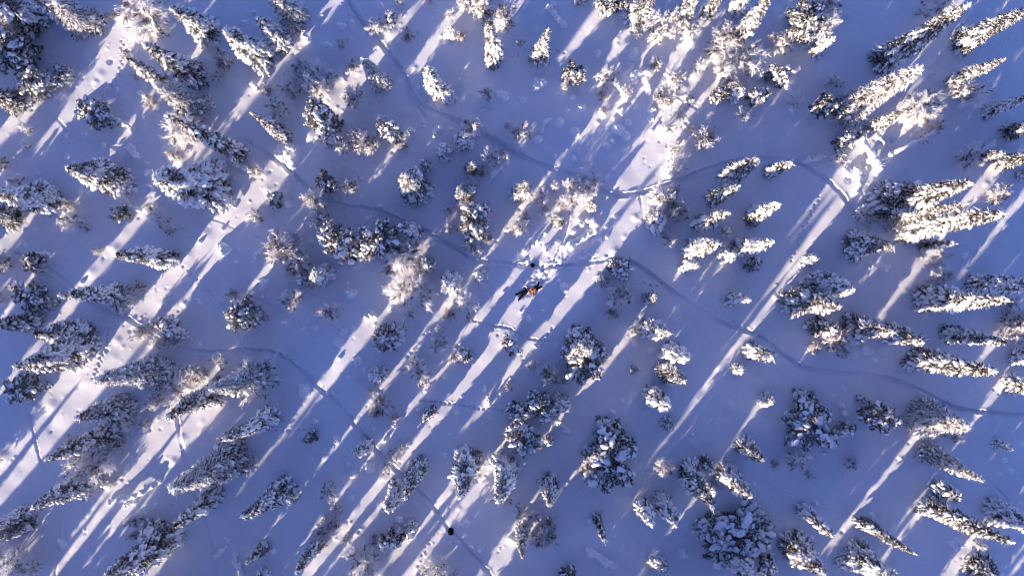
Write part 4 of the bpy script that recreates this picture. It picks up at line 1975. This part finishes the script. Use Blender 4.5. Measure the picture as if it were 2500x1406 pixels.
def person(J, jacket_m, hat_m, hat_name, label):
    """J: joints in photo pixels with heights in metres; the figure lies on its back"""
    P = {}
    hx, hy = W(*J['hip'][:2]); gz = ground_z(hx, hy) + .02
    for k, (px, py, z) in J.items():
        x, y = W(px, py); P[k] = np.array([x - hx, y - hy, z])
    root = empty('person', (hx, hy, gz)); tag(root, label, 'person')
    neck, hip, head = P['neck'], P['hip'], P['head']
    ax = nrm(neck - hip); sd = nrm(np.cross(ax, [0, 0, 1.])); up = np.array([0, 0, 1.])
    sh = {s_: neck - ax * .06 + sd * q * .18 for s_, q in (('l', -1), ('r', 1))}
    hp = {s_: hip + sd * q * .10 for s_, q in (('l', -1), ('r', 1))}
    body = [(hip, hip + ax * .16, .13, .12), (hip + ax * .16, neck - ax * .12, .12, .13), (sh['l'], sh['r'], .075, .075), (neck - ax * .08, head, .055, .055)]
    hc = head + ax * .06
    body += [(hc + up * .01, hc + ax * .035, .082, .088), (hc - ax * .05 + up * .035, hc - ax * .07 + up * .04, .05, .035)]
    body += [(hc + up * .085, hc - ax * .02 + up * .102, .011, .015)]                       # nose
    for q in (-1, 1): body += [(hc + sd * q * .085, hc + sd * q * .088 - ax * .03, .018, .012)]   # ears
    jac = [(hip + ax * .02, hip + ax * .2, .19, .18), (hip + ax * .2, neck - ax * .12, .18, .19), (sh['l'], sh['r'], .10, .10), (neck - ax * .08, neck + ax * .0, .085, .08)]
    tro = [(hp['l'], hp['r'], .12, .12), (hip, hip + ax * .08, .145, .14)]
    for s_ in 'lr':
        e, w_, k, f = P['elbow_' + s_], P['wrist_' + s_], P['knee_' + s_], P['foot_' + s_]
        body += [(sh[s_], e, .052, .042), (e, w_, .040, .028), (hp[s_], k, .085, .058), (k, f, .055, .040)]
        jac += [(sh[s_], e, .085, .068), (e, w_ - nrm(w_ - e) * .02, .066, .050)]
        tro += [(hp[s_], k, .165, .125), (k, f - nrm(f - k) * .04, .120, .10)]
        hd = nrm(w_ - e); hs = nrm(np.cross(hd, up)); palm = w_ + hd * .06
        fingers = [(-.030, .060), (-.010, .075), (.011, .070), (.030, .055)]
        def hand(g):
            c = [(w_, palm, .026 + g, .030 + g), (palm - hs * .022, palm + hs * .022, .018 + g, .018 + g)]
            for off, ln in fingers:
                a = palm + hs * off + hd * .02; m1 = a + hd * ln * .55 + up * .004; m2 = m1 + hd * ln * .4 + up * .022
                c += [(a, m1, .0095 + g, .009 + g), (m1, m2, .009 + g, .008 + g)]
            t0 = w_ + hd * .03 + hs * .028; t1 = t0 + hs * .030 + hd * .030; t2 = t1 + hd * .028 + up * .008
            c += [(t0, t1, .012 + g, .011 + g), (t1, t2, .011 + g, .009 + g)]
            return c
        body += hand(0)
        fused('glove', hand(.004) + [(w_ - hd * .05, w_, .045, .034)], M_BOOT, root, .006, 2)
        td = nrm(up * .75 + sd * (.75 if s_ == 'r' else -.75) - ax * .12)
        body += [(f, f + td * .14, .036, .03)]
        fused('boot', [(f - nrm(f - k) * .08, f, .075, .062), (f, f + td * .20, .058, .045), (f - nrm(f-k)*-.03, f + td * .08, .055, .05)], M_BOOT, root, .012, 3)
    fused('body', body, M_SKIN, root, .008, 3)
    fused('jacket', jac, jacket_m, root, .014, 3)
    fused('trousers', tro, M_BLACK, root, .014, 3)
    hat = [(hc + ax * .045 - up * .02, hc - ax * .03 - up * .03, .102, .092), (hc + ax * .06 + up * .02, hc + ax * .04, .085, .095)]
    if hat_name == 'hair': hat += [(hc + sd * .07 - up * .04, hc + sd * .10 + ax * .10 - up * .05, .05, .02), (hc - sd * .07 - up * .04, hc - sd * .08 + ax * .12 - up * .05, .05, .02)]
    fused(hat_name, hat, hat_m, root, .010, 2)
    eb = MB(); sv, sf = ico(1)
    for q in (-1, 1): eb.add(sv * .012 + hc + sd * q * .032 + up * .080 + ax * .012, sf)
    obj('eyes', eb.mesh('eyes', M_EYE), root)
    lb = MB(); lb.add(sv * [.022, .022, .007] + hc - ax * .045 + up * .078, sf); obj('mouth', lb.mesh('mouth', mat('lips', (.42, .16, .13), .5)), root)
    return root

person({'hip': (1307.5, 704.8, .10), 'neck': (1298, 710.2, .12), 'head': (1296.2, 711.3, .13), 'elbow_l': (1301, 717.5, .15), 'wrist_l': (1303, 723.8, .19),
        'elbow_r': (1293, 704.5, .10), 'wrist_r': (1289.8, 700.5, .12), 'knee_r': (1312.0, 697.5, .16), 'foot_r': (1315.5, 690.0, .10),
        'knee_l': (1316, 703.2, .14), 'foot_l': (1323, 699.5, .10)}, M_ORANGE, M_HAIR, 'hair',
       'person in orange jacket and black trousers lying back with arms spread in snow')
person({'hip': (1278.5, 713.8, .10), 'neck': (1286.5, 709.2, .12), 'head': (1288.4, 708.4, .13), 'elbow_l': (1284, 703.6, .10), 'wrist_l': (1279.5, 703.4, .12),
        'elbow_r': (1285.5, 716.2, .10), 'wrist_r': (1282.0, 720.0, .10), 'knee_r': (1272.5, 723.5, .18), 'foot_r': (1266.0, 732.5, .10),
        'knee_l': (1269.5, 715.5, .16), 'foot_l': (1259.5, 719.5, .10)}, M_BLACK, M_BLACK, 'beanie',
       'person all in black lying head to head with the person in orange')

# ------------------------------------------------------------------ bags on the trail
def bag(name, px, py, a, c, hgt, rot, label):
    x, y = W(px, py); root = empty(name, (x, y, ground_z(x, y) + .02)); root.rotation_euler = (0, 0, rot); tag(root, label, 'bag')
    v, f = ico(4); v = v.copy(); v = np.sign(v) * np.abs(v) ** .86
    v *= [a, c, hgt * .55]; v[:, 2] += hgt * .42; v += .01 * np.sin(v[:, [1, 2, 0]] * 19)
    b = MB(); b.add(v, f); obj('main_body', b.mesh('main_body', M_NYLON), root)
    v2, f2 = ico(3); b = MB(); b.add(np.sign(v2) * np.abs(v2) ** .7 * [a * .5, c * .36, hgt * .20] + [0, -c * .30, hgt * .80], f2); obj('pocket', b.mesh('pocket', M_NYLON), root)
    for q in (-1, 1):
        t = np.linspace(0, math.pi, 12); p = np.stack([q * a * .42 + 0 * t, np.cos(t) * c * .55, hgt * .86 + np.sin(t) * .09], 1)
        b = MB(); b.tubes(p[:-1], p[1:], .018, .018, 6); obj('strap', b.mesh('strap', M_WEB), root)
    p = np.array([[-.05, c * .7, hgt * .8], [-.05, c * .82, hgt * .9], [.05, c * .82, hgt * .9], [.05, c * .7, hgt * .8]])
    b = MB(); b.tubes(p[:-1], p[1:], .014, .014, 6); obj('handle', b.mesh('handle', M_WEB), root)
bag('black_bag', 1101, 1296, .34, .46, .40, math.radians(-6), 'big oval black bag lying on the trail near the bottom of the photo')
bag('backpack', 1300.5, 647.5, .25, .25, .34, math.radians(40), 'small round black backpack on the trail just above the two people')

# ------------------------------------------------------------------ needles, bark flakes and lichen scattered on the snow
lit = MB(); LP, LD = [], []
for i in range(2600):
    if i % 3: x, y = RNG.uniform(-60, 60), RNG.uniform(-33.5, 33.5)
    else:
        t_ = TREEPOS.strip().split('\n')[int(RNG.integers(0, 300))].split(); x, y = float(t_[1]) + RNG.normal(0, 2.2), float(t_[2]) + RNG.normal(0, 2.2)
        x, y = max(-60, min(60, x)), max(-33.5, min(33.5, y))
    LP.append((x, y, ground_z(x, y) + .02)); a = RNG.uniform(0, 6.28); s_ = RNG.uniform(.03, .11); LD.append((math.cos(a) * s_, math.sin(a) * s_, .01))
LP, LD = np.array(LP), np.array(LD); c_ = np.stack([-LD[:, 1], LD[:, 0], 0 * LD[:, 0]], 1) * .3
V = np.stack([LP - c_, LP + c_, LP + LD], 1).reshape(-1, 3); lit.add(V, np.arange(len(V)).reshape(-1, 3))
o = obj('needle_litter', lit.mesh('needle_litter', mat('litter', (0.05, 0.04, 0.03), 0.9), False)); o['kind'] = 'stuff'; o['label'] = 'dark needles and bark flakes scattered over the snow'; o['category'] = 'needle litter'
